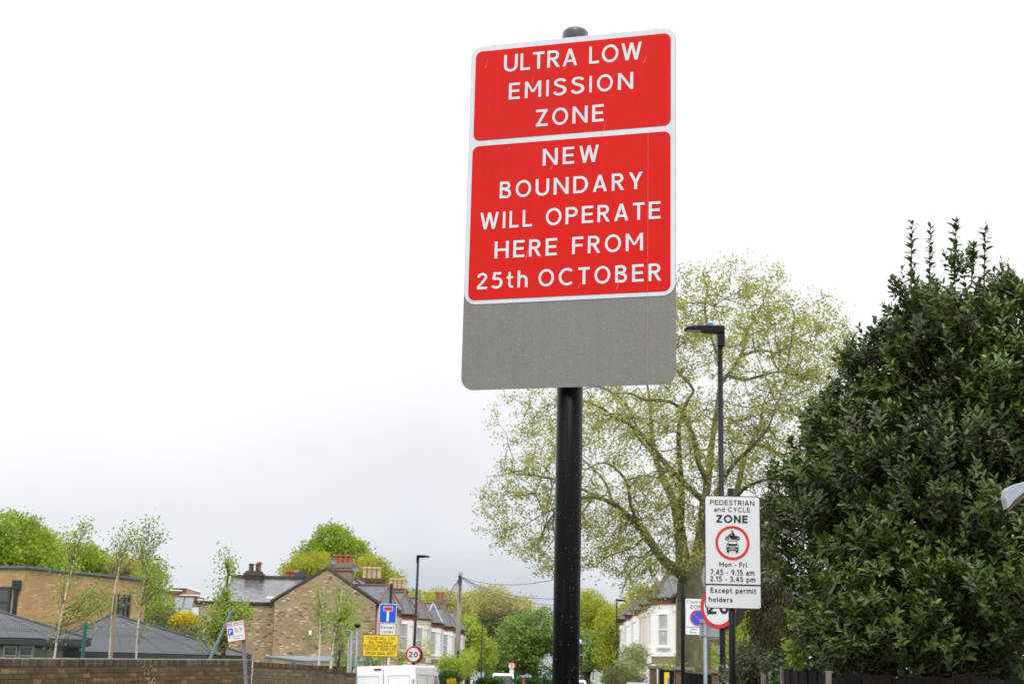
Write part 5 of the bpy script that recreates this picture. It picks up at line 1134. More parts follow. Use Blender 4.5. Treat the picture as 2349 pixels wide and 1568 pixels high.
def car(name, label, loc, yaw, paint, L_=4.2, W_=1.75, Hc=1.48, rise=0.0):
    t = thing(name, label, 'car', loc, yaw)
    low = [(0, .35), (0, .75), (.06, .92), (.5, .96), (L_ * .74, .93), (L_ * .96, .78), (L_, .55), (L_ - .04, .3), (.05, .28)]
    n = len(low); b = MB(); vs = [(s * W_/2 * (1 if .4 < z_ < .9 else .96), y_, z_) for s in (-1, 1) for y_, z_ in low]
    b.add(vs, [list(range(n)), list(range(2*n-1, n-1, -1))] + [[(i+1) % n, i, n+i, n+(i+1) % n] for i in range(n)]); body = b.build('body', paint, t, 'local', bevel=.05)
    b = MB(); r1, r2 = [(.25, .93), (.55, Hc - .05), (.9, Hc), (L_ * .50, Hc - .01), (L_ * .58, Hc - .06), (L_ * .76, .93)], None
    vs = []
    for s in (-1, 1):
        for y_, z_ in r1: vs.append((s * (W_/2 - .06 - (z_ - .93) * .32), y_, z_))
    n = len(r1); b.add(vs, [list(range(n)), list(range(2*n-1, n-1, -1))] + [[(i+1) % n, i, n+i, n+(i+1) % n] for i in range(n)]); b.build('roof', paint, t, 'local', bevel=.03)
    b = MB(); g = .012
    def gx(z_): return W_/2 - .06 - (z_ - .93) * .32
    b.add([(-gx(1)+.08, .27-g, .99), (gx(1)-.08, .27-g, .99), (gx(1.38)-.08, .52-g, Hc-.10), (-gx(1.38)+.08, .52-g, Hc-.10)], [(0, 1, 2, 3)]); b.build('rear_window', carglass, t, 'local')
    b = MB(); b.add([(-gx(1)+.06, L_*.75+g, .98), (gx(1)-.06, L_*.75+g, .98), (gx(1.38)-.06, L_*.59+g, Hc-.09), (-gx(1.38)+.06, L_*.59+g, Hc-.09)], [(3, 2, 1, 0)]); b.build('windscreen', carglass, t, 'local')
    for s in (-1, 1):
        b = MB(); pts = [(.45, 1.0), (.68, Hc - .12), (L_*.54, Hc - .12), (L_*.68, 1.0)]; b.add([(s * (gx(z_) + .008), y_, z_) for y_, z_ in pts], [(0, 1, 2, 3)] if s < 0 else [(3, 2, 1, 0)]); b.build('side_window', carglass, t, 'local')
        b = MB(); b.box((s * (W_/2 - .16), .0, .80), (.26, .08, .16)); b.build('tail_lamp', lamp_red, t, 'local')
        b = MB(); b.box((s * (W_/2 - .22), L_ - .03, .66), (.30, .08, .14)); b.build('headlight', curtain, t, 'local')
        for y_ in (.75, L_ - .8): wheel(t, (s * (W_/2 - .10), y_, .31), (1, 0, 0), .31, .2)
    return t
def at_px(u, v, D, z): p = P(u, v, D); return (p.x, p.y, p.z - z)
car('parked_car', 'dark hatchback with a red tail lamp behind the white roofed car', at_px(1110, 1556, 165, 1.48), -.1, carb, W_=1.5)
car('parked_car', 'white car of which only the rounded roof shows, right of the telegraph pole', at_px(1091, 1557.5, 145, 1.48), -.05, vanw, W_=1.25)
car('parked_car', 'pale silver green car just right of the thick pole', at_px(1310, 1557, 62, 1.48), 0, cars)
car('parked_car', 'dark blue car mostly hidden before the brick gate pier', at_px(1483, 1563, 48, 1.5), -.05, carblue, W_=1.7)
# ------------------------------------------------------------------ round sign far up the street
fs = thing('road_sign', 'small far round motor vehicles sign with white plate above the distant van', 'road sign', stand(1175, 1560, 124), 0)
cx_, cz_ = on(fs, 1173.6, 1526, -.05); b = MB(); b.tube([(0, 0, 0), (0, 0, cz_ + .3)], .05, 8); b.build('post', post_gry, fs, 'local')
b = MB(); slab(b, disc(cx_, cz_, .30, 32), -.07, -.06); pf = b.build('sign_plate', s_white, fs, 'local'); b = MB(); ring(b, cx_, cz_, .235, .30, -.075, 32); b.build('red_ring', s_red, pf, 'local'); motor_symbol(pf, cx_, cz_, .20, -.076, s_black, s_white)
(xa, z0_), (xb, z1_) = on(fs, 1169, 1543, -.06), on(fs, 1178.5, 1534.5, -.06); b = MB(); slab(b, rrect(xa, z0_, xb, z1_, .02), -.07, -.06); o = b.build('supplementary_plate', s_white, fs, 'local')
# white and navy board by the hedge
ws = thing('notice_board', 'small white board with navy block before the rounded hedge bush', 'sign', stand(1080, 1560, 92), 0)
(xa, z0_), (xb, z1_) = on(ws, 1074.5, 1550), on(ws, 1084.5, 1533.5); b = MB(); slab(b, rrect(xa, z0_, xb, z1_, .05), -.02, .02); o = b.build('board', s_white, ws, 'local'); b = MB(); sheet(b, rrect(xa + .05, (z0_ + z1_) / 2, xb - .04, z1_ - .05, .01), -.024); b.build('navy_block', carblue, o, 'local'); b = MB(); b.tube([((xa + xb) / 2, .03, 0), ((xa + xb) / 2, .03, z0_)], .03, 6); b.build('post', post_gry, ws, 'local')
# ------------------------------------------------------------------ person in red
def person(label, loc, yaw, top, trousers, skin, hair):
    t = thing('person', label, 'person', loc, yaw)
    J = {'pel': (0, 0, .95), 'ch': (0, 0, 1.3), 'nk': (0, 0, 1.48), 'hd': (0, -.01, 1.60), 'ht': (0, 0, 1.72), 'sl': (-.19, 0, 1.42), 'el': (-.25, .02, 1.13), 'hl': (-.24, -.08, .88), 'fl': (-.24, -.10, .79), 'sr': (.19, 0, 1.42), 'er': (.25, .02, 1.13), 'hr': (.24, -.10, .88), 'fr': (.24, -.12, .79),
         'tl': (-.10, 0, .90), 'kl': (-.11, -.06, .50), 'al': (-.11, .04, .09), 'ol': (-.12, -.14, .04), 'tr': (.10, 0, .90), 'kr': (.11, .04, .50), 'ar': (.11, .16, .10), 'or': (.12, .02, .04)}
    R_ = dict(pel=.15, ch=.16, nk=.06, hd=.10, ht=.07, sl=.085, el=.055, hl=.036, fl=.03, sr=.085, er=.055, hr=.036, fr=.03, tl=.10, kl=.065, al=.045, ol=.04, tr=.10, kr=.065, ar=.045)
    R_['or'] = .04
    E_ = [('pel', 'ch'), ('ch', 'nk'), ('nk', 'hd'), ('hd', 'ht'), ('ch', 'sl'), ('sl', 'el'), ('el', 'hl'), ('hl', 'fl'), ('ch', 'sr'), ('sr', 'er'), ('er', 'hr'), ('hr', 'fr'), ('pel', 'tl'), ('tl', 'kl'), ('kl', 'al'), ('al', 'ol'), ('pel', 'tr'), ('tr', 'kr'), ('kr', 'ar'), ('ar', 'or')]
    ks = list(J); me = bpy.data.meshes.new('body'); me.from_pydata([J[k] for k in ks], [(ks.index(a), ks.index(c)) for a, c in E_], [])
    o = bpy.data.objects.new('body', me); COL.objects.link(o); md = o.modifiers.new('skin', 'SKIN'); bpy.context.view_layer.update()
    if not me.skin_vertices: 
        bpy.context.view_layer.objects.active = o; bpy.ops.mesh.customdata_skin_add()
    for i, k in enumerate(ks): me.skin_vertices[0].data[i].radius = (R_[k], R_[k] * (.8 if k in ('ch', 'pel') else 1)); me.skin_vertices[0].data[i].use_root = (k == 'pel')
    o.modifiers.new('sub', 'SUBSURF').levels = 2; o.modifiers['sub'].render_levels = 2
    bpy.context.view_layer.update(); m2_ = bpy.data.meshes.new_from_object(o.evaluated_get(bpy.context.evaluated_depsgraph_get())); bpy.data.objects.remove(o)
    o = bpy.data.objects.new('body', m2_); COL.objects.link(o); o.parent = t; WM[o.name] = wm(t)
    m2_.materials.clear()
    for m_ in (skin, top, trousers): m2_.materials.append(m_)
    for p_ in m2_.polygons:
        z_ = p_.center.z; x_ = abs(p_.center.x); p_.use_smooth = True
        p_.material_index = 0 if (z_ > 1.5 or (x_ > .19 and z_ < .86)) else (1 if z_ > .92 or x_ > .2 else 2)
    b = MB(); b.lathe([(.02, .16), (.09, .13), (.115, .05), (.11, -.03), (.08, -.06), (.03, -.05)][::-1], (0, .025, 1.62), 14); b.build('hair', hair, t, 'local', smooth=True)
    return t
skinm = M('skin', (.45, .27, .19), .5); person('person in a red coat walking past the clipped hedge', at_px(1201, 1557, 86, 1.78), .5, M('red_coat', (.50, .03, .05), .8), M('dark_trousers', (.03, .03, .04), .8), skinm, M('dark_red_hood', (.30, .02, .03), .8))
# ------------------------------------------------------------------ right hand garden fronts: piers, boards, poster
def pier(label, u0, u1, vt, D, d=.42):
    a, c = P(u0, vt, D), P(u1, vt, D); t = thing('gate_pier', label, 'gate pier', ((a.x + c.x) / 2, D, 0)); w_ = c.x - a.x
    b = MB(); b.box(((a.x + c.x) / 2, D + d / 2 + .04, a.z / 2), (w_ - .06, d, a.z - .02)); b.build('core', mortar_d, t)
    courses(t, (a.x + .02, D + .035, a.z - .076 * 9 - .08), (1, 0, 0), Z, w_ - .04, .076 * 9 + .001, PIER, maxparts=40)
    b = MB(); b.box(((a.x + c.x) / 2, D + d / 2, a.z + .0), (w_ + .06, d + .1, .09)); b.build('cap', brown_st, t)
pier('brown brick gate pier left of the yellow poster fence', 1491, 1509, 1529, 46); pier('brown brick gate pier just left of the yellow poster', 1511, 1525, 1527.5, 44)
pier('wide brown brick gate pier right of the slim black sign post', 1549, 1590, 1531.5, 42); pier('brown brick gate pier right of the grey sign post', 1630, 1650, 1538, 38)
def board_fence(label, u0, v0, D0, u1, v1, D1, bw, zoff=0.0, lift=.012, posts=(), gapshade=None, cap=False, matb=BOARD):
    a, c = P(u0, v0, D0), P(u1, v1, D1); t = thing('board_fence', label, 'fence', ((a.x + c.x) / 2, (a.y + c.y) / 2, 0)); U_ = Vector((c.x - a.x, c.y - a.y, 0)); l_ = U_.length; U_.normalize(); n_ = Z.cross(U_); n_ = n_ if n_.dot(EYEV - a) > 0 else -n_
    R = Matrix((U_, -n_, Z)).transposed(); k = 0; s = 0
    rf_ = random.Random(int(u0))
    while s < l_ - bw * .5:
        f = (s + bw / 2) / l_; zt_ = a.z + (c.z - a.z) * f + rf_.uniform(-lift, lift); p = Vector((a.x, a.y, 0)).lerp(Vector((c.x, c.y, 0)), f)
        b = MB(); b.box((0, 0, 0), (bw - .008, .018, zt_)); o = b.build('fence_board', matb, t, 'local')
        o.data.transform(wm(t).inverted() @ Matrix.Translation(p + Z * zt_ / 2 + n_ * (.01 if k % 2 else .0)) @ R.to_4x4()); s += bw; k += 1
    b = MB()
    for zz in (.4, 1.2): b.tube([a - Z * a.z + Z * zz - n_ * .05, c - Z * c.z + Z * zz - n_ * .05], .035, 4)
    if cap: b.tube([a + Z * .01, c + Z * .01], .022, 4)
    b.build('rail', bark_d, t)
    for ps_, vv, Dp in posts:
        q = P(ps_, vv, Dp); b = MB(); b.box((q.x, q.y, q.z / 2), (.045, .06, q.z)); b.build('fence_post', M('pale_post_edge', (.20, .17, .15), .8, .2, 10) if 'pale_post_edge' not in MATS else MATS['pale_post_edge'], t)
    return t, a, c
t_, a, c = board_fence('short dark board fence carrying the yellow poster', 1513, 1534.5, 42.8, 1548, 1538, 41.6, .12, cap=True, lift=.0)
p0, p1 = P(1520.5, 1541, 42.3), P(1534.5, 1541, 42.0); ptr = thing('poster', 'yellow paper poster with a blue patch fixed to dark boards', 'poster', (p0.x, p0.y, p0.z - .6))
b = MB(); b.box(((p0.x + p1.x) / 2, 41.9, p0.z - .42), (p1.x - p0.x, .01, .84)); o = b.build('sheet', s_yel, ptr); b = MB(); b.box(((p0.x + p1.x) / 2 + .04, 41.885, p0.z - .30), (.05, .01, .3)); b.build('blue_patch', M('poster_blue', (.1, .3, .6), .6), o)
board_fence('black board fence between the brick piers behind the slim posts', 1572, 1541, 38.5, 1632, 1547, 36, .12, cap=True, lift=0)
board_fence('dark plank fence under the brown hedge and laurel, left part', 1703, 1560, 20, 1801, 1536, 14.2, .30, posts=((1726, 1552, 18.2), (1751, 1543, 16.2), (1769, 1540, 15.6)), matb=BOARD)
board_fence('dark plank fence under the laurel tree with pale post edges', 1797, 1531.5, 13.6, 1908, 1541, 11.6, .19, posts=((1796, 1527, 13.55), (1828, 1529, 13.0), (1847, 1535, 12.7), (1902, 1538, 11.6)))
board_fence('plank fence coloured near black for deep shade at lower right', 1910, 1548, 11.5, 2420, 1553, 10.4, .125, lift=.02)
# ------------------------------------------------------------------ pale hood at the right edge
hd = thing('lamp_hood', 'pale grey curved metal hood with brown underside at the right edge', 'hood', (P(2400, 1130, 8).x, 8, 0))
zc = P(2400, 1130, 8).z; b = MB(); b.tube([(P(2425, 1130, 8).x, 8.1, 0), (P(2425, 1130, 8).x, 8.1, zc + .05)], .05, 14); b.build('post', post_gry, hd, smooth=True)
zinc_l = M('pale_zinc', (.33, .375, .44), .5, .10, 14, dirt=(.22, .25, .28), damt=.3, dscale=12)
b = MB(); hp_ = [(2305.5, 1140), (2308, 1124), (2314, 1115.5), (2330, 1109.5), (2352, 1104), (2385, 1098), (2420, 1094), (2430, 1100), (2400, 1107), (2372, 1117), (2349, 1129.5), (2330, 1146), (2312, 1167)]
b.prism([P(u_, v_, 8) for u_, v_ in hp_], (.03, .16, .01)); b.build('hood_shell', zinc_l, hd, bevel=.006)
b = MB(); lo = [(2311.5, 1168.5), (2330, 1147.5), (2349, 1131), (2372, 1118.5), (2400, 1108.5)]; dn = [(2313, 1170.5), (2333, 1153), (2353, 1137), (2375, 1124), (2402, 1113)]
b.prism([P(u_, v_, 7.995) for u_, v_ in lo + dn[::-1]], (.035, .15, -.004)); b.build('brown_rim', M('brown_lining', (.09, .055, .03), .6, .3, 30), hd)
# ------------------------------------------------------------------ vegetation
L_LAUREL = LEAF('laurel_leaf', (.010, .025, .006), (.105, .158, .032), .36, .16, .40, (.34, .33, .03))
L_PLANE = LEAF('plane_leaf', (.22, .25, .05), (.49, .50, .125), .6, .5, .2, (.34, .26, .08))
L_BRIGHT = LEAF('bright_spring_leaf', (.12, .20, .018), (.34, .45, .045), .6, .45, .2)
L_LIME = LEAF('lime_leaf', (.22, .31, .03), (.42, .50, .075), .6, .45, .2)
L_MID = LEAF('mid_green_leaf', (.10, .175, .04), (.27, .39, .09), .6, .35, .2)
L_OLIVE = LEAF('olive_spring_leaf', (.28, .27, .09), (.52, .49, .17), .65, .45, .2)
L_DULL = LEAF('dull_brown_green_leaf', (.08, .085, .035), (.19, .19, .07), .65, .3, .2)
L_BROWN = LEAF('brown_conifer_frond', (.028, .028, .010), (.10, .088, .032), .7, .25, .2)
L_YEL = LEAF('yellow_shrub_leaf', (.35, .28, .01), (.62, .50, .03), .6, .4, .2)
L_BIRCH = LEAF('birch_leaf', (.15, .23, .03), (.36, .46, .08), .55, .45, .3)
L_WILLOW = LEAF('willow_leaf', (.24, .27, .02), (.46, .48, .06), .6, .5, .2)
L_GREY = LEAF('grey_green_leaf', (.13, .17, .06), (.30, .35, .14), .6, .3, .2)
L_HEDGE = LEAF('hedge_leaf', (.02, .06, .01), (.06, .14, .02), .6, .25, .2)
L_VARIEG = LEAF('mottled_leaf', (.06, .08, .035), (.20, .24, .12), .6, .3, .3, (.30, .22, .10))
def bush(name, label, cat, ells, n, ln, mat_, group=None, **kw):
    return tree(name, label, cat, ells, n, ln, mat_, tr=.05, branches=8, group=group, **kw)
# trees beyond the school
tree('broadleaf_tree', 'dense bright green tree with pale flower candles behind the school at the left edge', 'tree', [(20, 1255, 85, 95, 75, 3), (-60, 1280, 85, 80, 90, 3), (60, 1300, 84, 60, 50, 2.5)], 24000, .20, L_BRIGHT, tr=.35, csize=.5, shell=(.5, 1), clump=14)
tree('broadleaf_tree', 'light yellow green tree just right of the dense bright one, over the school roof', 'tree', [(95, 1270, 95, 38, 60, 3), (125, 1300, 95, 45, 45, 3)], 7500, .20, L_LIME, tr=.3, csize=.5)
tree('broadleaf_tree', 'thin grey green tree over the middle of the school roof', 'tree', [(150, 1290, 100, 45, 40, 3), (170, 1310, 100, 30, 40, 3)], 2600, .28, L_GREY, tr=.25, csize=.5)
tree('broadleaf_tree', 'small rounded bright tree top over the school roof, left of the brown tinged one', 'tree', [(205, 1285, 100, 24, 35, 3), (235, 1305, 100, 30, 30, 3)], 6500, .20, L_BRIGHT, tr=.25, csize=.4)
tree('broadleaf_tree', 'brown tinged young leaved tree above the right end of the school roof', 'tree', [(285, 1305, 100, 45, 26, 3), (320, 1312, 100, 35, 24, 3)], 7500, .17, L_OLIVE, tr=.25, csize=.45)
tree('broadleaf_tree', 'loose leafy tree between the school block and the solar roof', 'tree', [(345, 1330, 75, 32, 48, 2), (350, 1385, 75, 36, 45, 2), (372, 1410, 74, 28, 30, 2), (330, 1420, 74, 22, 28, 2)], 5200, .17, L_BIRCH, tr=.15, csize=.4)
bush('shrub', 'low dark tangle of shrubs beneath the solar roof', 'shrub', [(385, 1425, 72, 30, 22, 1.5), (435, 1455, 66, 28, 18, 1.5), (400, 1450, 68, 40, 18, 1.5)], 3500, .14, L_DULL, csize=.3)
bush('yellow_shrub', 'golden yellow shrub beside the brick extension wall', 'shrub', [(423, 1430, 70, 27, 22, 1)], 3600, .13, L_YEL, csize=.22)
# tree group behind the gable
tree('broadleaf_tree', 'bright green domed tree rising behind the brick gable', 'tree', [(765, 1245, 130, 42, 38, 4), (735, 1275, 130, 50, 32, 4), (795, 1270, 130, 50, 34, 4), (825, 1300, 130, 30, 25, 4)], 17000, .26, L_BRIGHT, tr=.5, csize=.55, shell=(.6, 1), clump=16)
tree('willow_tree', 'yellow green willow spreading behind the gable roof, left of the pots', 'tree', [(705, 1300, 118, 50, 30, 4), (675, 1315, 118, 28, 18, 3), (740, 1300, 118, 40, 30, 3)], 7500, .26, L_WILLOW, tr=.4, csize=.5, droop=.8, wd=.4)
tree('willow_tree', 'yellow green willow behind the chimneys of the left terrace', 'tree', [(845, 1310, 120, 50, 34, 4), (890, 1335, 120, 35, 28, 3)], 7500, .26, L_WILLOW, tr=.4, csize=.5, droop=.8, wd=.4)
# middle distance, between terrace and thick pole
tree('broadleaf_tree', 'pale yellowish large tree beyond the telegraph pole wires', 'tree', [(1125, 1390, 190, 55, 42, 7), (1085, 1405, 190, 55, 40, 7), (1190, 1405, 190, 32, 36, 6), (1120, 1430, 190, 90, 40, 7)], 24000, .33, L_OLIVE, tr=.6, csize=.9)
tree('broadleaf_tree', 'pale young leaved tree behind the farthest terrace chimney', 'tree', [(1045, 1400, 170, 38, 38, 5), (1010, 1385, 170, 28, 30, 5)], 9000, .28, L_OLIVE, tr=.4, csize=.8)
tree('broadleaf_tree', 'thin leafed lime tree behind the roof line of the left terrace', 'tree', [(890, 1375, 150, 30, 20, 4), (960, 1375, 150, 38, 18, 4)], 2600, .30, L_WILLOW, tr=.4, csize=.6)
tree('broadleaf_tree', 'dull brown green tree between the far lamp and the green dome tree', 'tree', [(1140, 1440, 160, 45, 35, 4), (1165, 1425, 160, 50, 25, 4), (1120, 1480, 160, 20, 50, 4)], 12000, .25, L_DULL, tr=.4, csize=.6)
tree('broadleaf_tree', 'tall lime green tree right behind the blush end house', 'tree', [(1075, 1470, 135, 34, 50, 3), (1095, 1500, 135, 40, 40, 3), (1068, 1440, 135, 20, 24, 2)], 8000, .28, L_LIME, tr=.3, csize=.5, shell=(.5, 1))
tree('broadleaf_tree', 'dense green domed tree straight up the street beside the thick pole', 'tree', [(1205, 1460, 142, 66, 55, 4), (1175, 1500, 142, 52, 46, 4), (1245, 1450, 142, 60, 52, 4), (1250, 1500, 142, 80, 48, 4), (1150, 1530, 142, 30, 25, 3)], 24000, .27, L_MID, base=(P(1244, 1560, 142).x, 142, 0), tr=.45, csize=.42, shell=(.62, 1), clump=18, upw=.9)
bush('round_bush', 'bright clipped bush left of the telegraph pole foot', 'bush', [(1030, 1525, 68, 20, 26, .9), (1040, 1535, 68, 24, 24, .9)], 4200, .10, L_LIME, csize=.2)
bush('round_bush', 'rounded lime bush just right of the telegraph pole', 'bush', [(1072, 1512, 84, 22, 22, 1.2), (1062, 1530, 82, 22, 25, 1.1)], 4200, .12, L_LIME, csize=.22)
bush('clipped_hedge', 'dark clipped hedge block at the foot of the telegraph pole', 'hedge', [(1032, 1556, 64, 24, 16, .7)], 3500, .09, L_HEDGE, csize=.12)
bush('yellow_flowers', 'low clump of yellow flowers beside the telegraph pole', 'flowers', [(1036, 1564, 60, 8, 5, .3)], 500, .08, L_YEL, csize=.08)
for u_, w_, lab in ((1118, 26, 'low dark hedge left of the distant white van'), (1220, 50, 'long dark clipped hedge between the distant van and the thick pole')):
    bush('clipped_hedge', lab, 'hedge', [(u_, 1562, 92, w_, 8, .6), (u_ + 10, 1563, 92, w_, 8, .6)], 4000, .12, L_HEDGE, csize=.15)
# right of the thick pole
tree('broadleaf_tree', 'pale green feathery tree just right of the thick pole', 'tree', [(1350, 1400, 150, 36, 46, 4), (1385, 1430, 150, 45, 45, 4), (1340, 1455, 150, 28, 40, 4)], 13000, .25, L_WILLOW, tr=.35, csize=.6)
tree('broadleaf_tree', 'dark green tree low behind the short lamp with white globe', 'tree', [(1345, 1500, 130, 36, 36, 3), (1380, 1490, 130, 35, 40, 3), (1335, 1470, 130, 20, 25, 2)], 7000, .26, L_MID, tr=.3, csize=.45)
tree('broadleaf_tree', 'bright yellow green tree before the far end of the right terrace', 'tree', [(1400, 1440, 105, 30, 50, 2), (1395, 1500, 105, 24, 45, 2), (1440, 1420, 110, 35, 35, 2), (1470, 1380, 112, 38, 40, 2)], 8500, .20, L_WILLOW, tr=.2, csize=.4)
bush('olive_bush', 'grey green olive bush in front of the pale terrace bays', 'bush', [(1450, 1515, 62, 30, 32, 1), (1435, 1540, 60, 32, 28, 1), (1462, 1500, 64, 16, 22, .8)], 5200, .09, L_GREY, csize=.22)
bush('reddish_bush', 'brown tinged shrub at the foot of the thin lamp post', 'bush', [(1415, 1550, 56, 22, 20, .8), (1450, 1560, 54, 26, 12, .8)], 3200, .08, L_DULL, csize=.2)
bush('clipped_bush', 'small dark clipped bush before the white cottages', 'bush', [(1389, 1556, 80, 11, 9, .4)], 1500, .07, L_MID, csize=.1)
bush('shrub', 'lime leaved shrub behind the gate piers and the grey post', 'bush', [(1600, 1525, 47, 36, 26, 1), (1570, 1540, 46, 30, 16, .8), (1640, 1510, 48, 22, 26, .8), (1535, 1530, 50, 18, 12, .6)], 2600, .09, L_LIME, csize=.28)
wc = thing('white_cottage', 'white cottage row far up the street behind trees, right of the thick pole', 'house', (P(1365, 1560, 170).x, 170, 0))
a_, c_ = P(1328, 1515, 170), P(1388, 1515, 170); b = MB(); b.box(((a_.x + c_.x) / 2, 174, 2.7), (c_.x - a_.x, 7, 5.4)); b.build('wall', white, wc); b = MB(); b.prism([(a_.x - .3, 170, 5.4), (c_.x + .3, 170, 5.4), (c_.x + .3, 174, 7.6), (a_.x - .3, 174, 7.6)], (0, .1, -.2)); b.build('roof', slate_p, wc)
for u_ in (1336, 1350, 1364, 1378): window(wc, P(u_, 1549, 169.9), (1, 0, 0), (0, -1, 0), .9, 1.2)
w2c = thing('white_house', 'tall white house with sash windows between trees, left of the thin lamp post', 'house', (P(1380, 1560, 150).x, 150, 0))
a_, c_ = P(1371, 1507, 150), P(1392, 1507, 150); b = MB(); b.box(((a_.x + c_.x) / 2, 153, a_.z / 2), (c_.x - a_.x, 6, a_.z)); b.build('wall', white, w2c)
for u_ in (1377, 1386): window(w2c, P(u_, 1519, 149.9), (1, 0, 0), (0, -1, 0), .32, .9)
# hanging brown conifer, mottled shrub and fresh sprout
tree('conifer', 'dark brown drooping conifer between the white zone sign and the laurel', 'tree', [(1760, 1350, 17.5, 40, 110, .7), (1790, 1440, 17.2, 60, 80, .8), (1740, 1240, 18, 26, 60, .5), (1770, 1180, 18, 24, 50, .5)], 26000, .055, L_BROWN, tr=.10, csize=.10, droop=2.2, wd=.30, clump=14)
bush('mottled_shrub', 'mottled grey green and brown shrub above the plank fence right of the black posts', 'shrub', [(1740, 1510, 17.5, 48, 38, .6), (1715, 1535, 18, 35, 30, .6), (1775, 1520, 17, 32, 36, .5), (1700, 1550, 18, 30, 20, .5)], 13000, .045, L_VARIEG, csize=.10)
bush('lime_shrub', 'glowing lime shrub behind the two black posts, under the zone sign', 'shrub', [(1712, 1420, 30, 26, 40, .8), (1700, 1470, 30, 24, 30, .7), (1725, 1390, 31, 22, 26, .6), (1738, 1410, 31, 22, 40, .6), (1690, 1500, 30, 14, 22, .5)], 6000, .07, L_LIME, csize=.16)
tree('fig_sprout', 'fresh yellow green sprout against the dark foot of the laurel', 'shrub', [(1826, 1500, 12.6, 14, 20, .12), (1815, 1492, 12.6, 8, 12, .08)], 130, .07, L_LIME, tr=.008, csize=.04, clump=5, branches=5)
bush('dark_gap_foliage', 'dark foliage added to block the bright gap between plank fence and laurel foot', 'hedge', [(1900, 1560, 14.5, 110, 50, .3), (2080, 1560, 14.3, 130, 60, .3), (2270, 1560, 14, 130, 60, .3), (2420, 1560, 14, 90, 60, .3)], 9000, .07, L_HEDGE, csize=.12)  # added foliage screen, blocks the bright gap below the laurel
# saplings
def sapling(label, path, D, leafpts, n, ln, mat_, r=.035, bm=birch_b, R=R1, spread=.28, top=.35, name='birch_sapling', nb=16, group='young birches'):
    pts = [R(x, y, D) for x, y in path]; g = Vector((pts[0].x, pts[0].y, 0)); t = thing(name, label, 'tree', tuple(g), group=None)
    if pts[0].z > .1: pts = [g] + pts
    sm = [Vector(p) for p in pts]; m_ = len(sm); rs = [r * (1 - (1 - top * .4) * i / (m_ - 1)) for i in range(m_)]
    b = MB(); b.tube(sm, rs, 8); b.build('trunk', bm, t, smooth=True)
    b = MB(); C = []
    for (x, y, rx, ry, k) in leafpts:
        c = R(x, y, D); sc_ = D / F * .27574
        for q in range(k):
            e_ = c + Vector((random.gauss(0, .5) * rx * sc_, random.gauss(0, .3), random.gauss(0, .5) * ry * sc_))
            cand = [sm[j].lerp(sm[j+1], f_) for j in range(m_ - 1) for f_ in (0, .25, .5, .75)]
            cand = [p for p in cand if p.z < e_.z - .1] or [sm[0]]
            s_ = min(cand, key=lambda p: (p - e_).length * 1.0 + max(0, .5 - (e_.z - p.z))); mid_ = s_.lerp(e_, .5) + Vector((0, 0, -.12 * (e_ - s_).length))
            b.tube([s_, mid_, e_], [r * .22, r * .14, .003], 4, cap=False); C += [s_.lerp(e_, .45 + .55 * random.random()) for _ in range(2)] + [e_, e_]
    b.build('branches', twigm, t, kind='stuff')
    Ca = np.array([list(c) for c in C]); idx = rng.integers(0, len(Ca), n); off = rng.normal(size=(n, 3)) * spread * np.array([.32, .32, .30]); d_ = unit(n); d_[:, 2] -= .6
    leaf_cloud('leaves', Ca[idx] + off, d_, unit(n) + np.array([0, 0, .4]), ln * rng.uniform(.6, 1.3, n), ln * .62, mat_, t, kind='stuff'); return t
sapling('leftmost white stemmed young birch behind the dark brick wall', [(450, 1365), (490, 1100), (530, 900), (590, 640), (640, 440), (720, 200)], 27,
        [(720, 250, 40, 80, 7), (620, 340, 90, 60, 9), (640, 420, 70, 60, 7), (500, 740, 30, 80, 4), (490, 1040, 40, 60, 4), (760, 800, 110, 120, 16), (650, 950, 110, 90, 10), (420, 1190, 30, 20, 2), (820, 900, 60, 80, 6), (600, 600, 60, 60, 4)], 1400, .06, L_BIRCH, .027)
sapling('middle young birch tied to a brown stake behind the dark brick wall', [(910, 1365), (925, 1000), (960, 740), (1000, 560), (1010, 400), (1060, 310)], 27.5,
        [(1050, 350, 60, 50, 6), (930, 460, 30, 30, 3), (1010, 420, 60, 60, 6), (1100, 480, 80, 70, 7), (850, 900, 60, 80, 6), (960, 830, 50, 60, 3)], 650, .055, L_BIRCH, .021)
b = MB(); b.tube([R1(928, 1380, 27.4), R1(955, 1000, 27.4), R1(985, 640, 27.4)], .018, 6); b.build('wooden_stake', stake_m, None, label='tall orange brown wooden stake beside the middle birch', cat='stake')
sapling('right hand white young birch of the three behind the dark brick wall', [(1132, 1365), (1145, 1130), (1165, 920), (1200, 700), (1225, 500), (1245, 190)], 28,
        [(1250, 240, 35, 60, 6), (1160, 310, 90, 40, 7), (1150, 400, 60, 70, 8), (1280, 350, 50, 90, 8), (1230, 480, 70, 80, 8), (1350, 560, 70, 50, 6), (1300, 650, 80, 60, 8), (1330, 720, 60, 50, 8), (1200, 820, 90, 90, 6), (1110, 760, 60, 50, 4), (1190, 1060, 60, 30, 4)], 1200, .06, L_BIRCH, .022)
sapling('slender leafy sapling directly behind the leaning green post', [(402, 1350), (405, 1220), (412, 1100), (430, 800), (450, 500)], 38,
        [(455, 520, 25, 60, 6), (445, 640, 30, 70, 6), (420, 780, 60, 60, 8), (400, 880, 60, 60, 8), (440, 1000, 70, 80, 14), (560, 950, 70, 60, 14), (290, 1030, 60, 60, 12), (330, 1110, 80, 60, 10), (480, 1080, 80, 80, 10), (240, 1180, 50, 40, 4), (400, 1170, 90, 40, 8)], 2700, .085, L_BIRCH, .075, bark_d, R2, .42, name='young_tree')
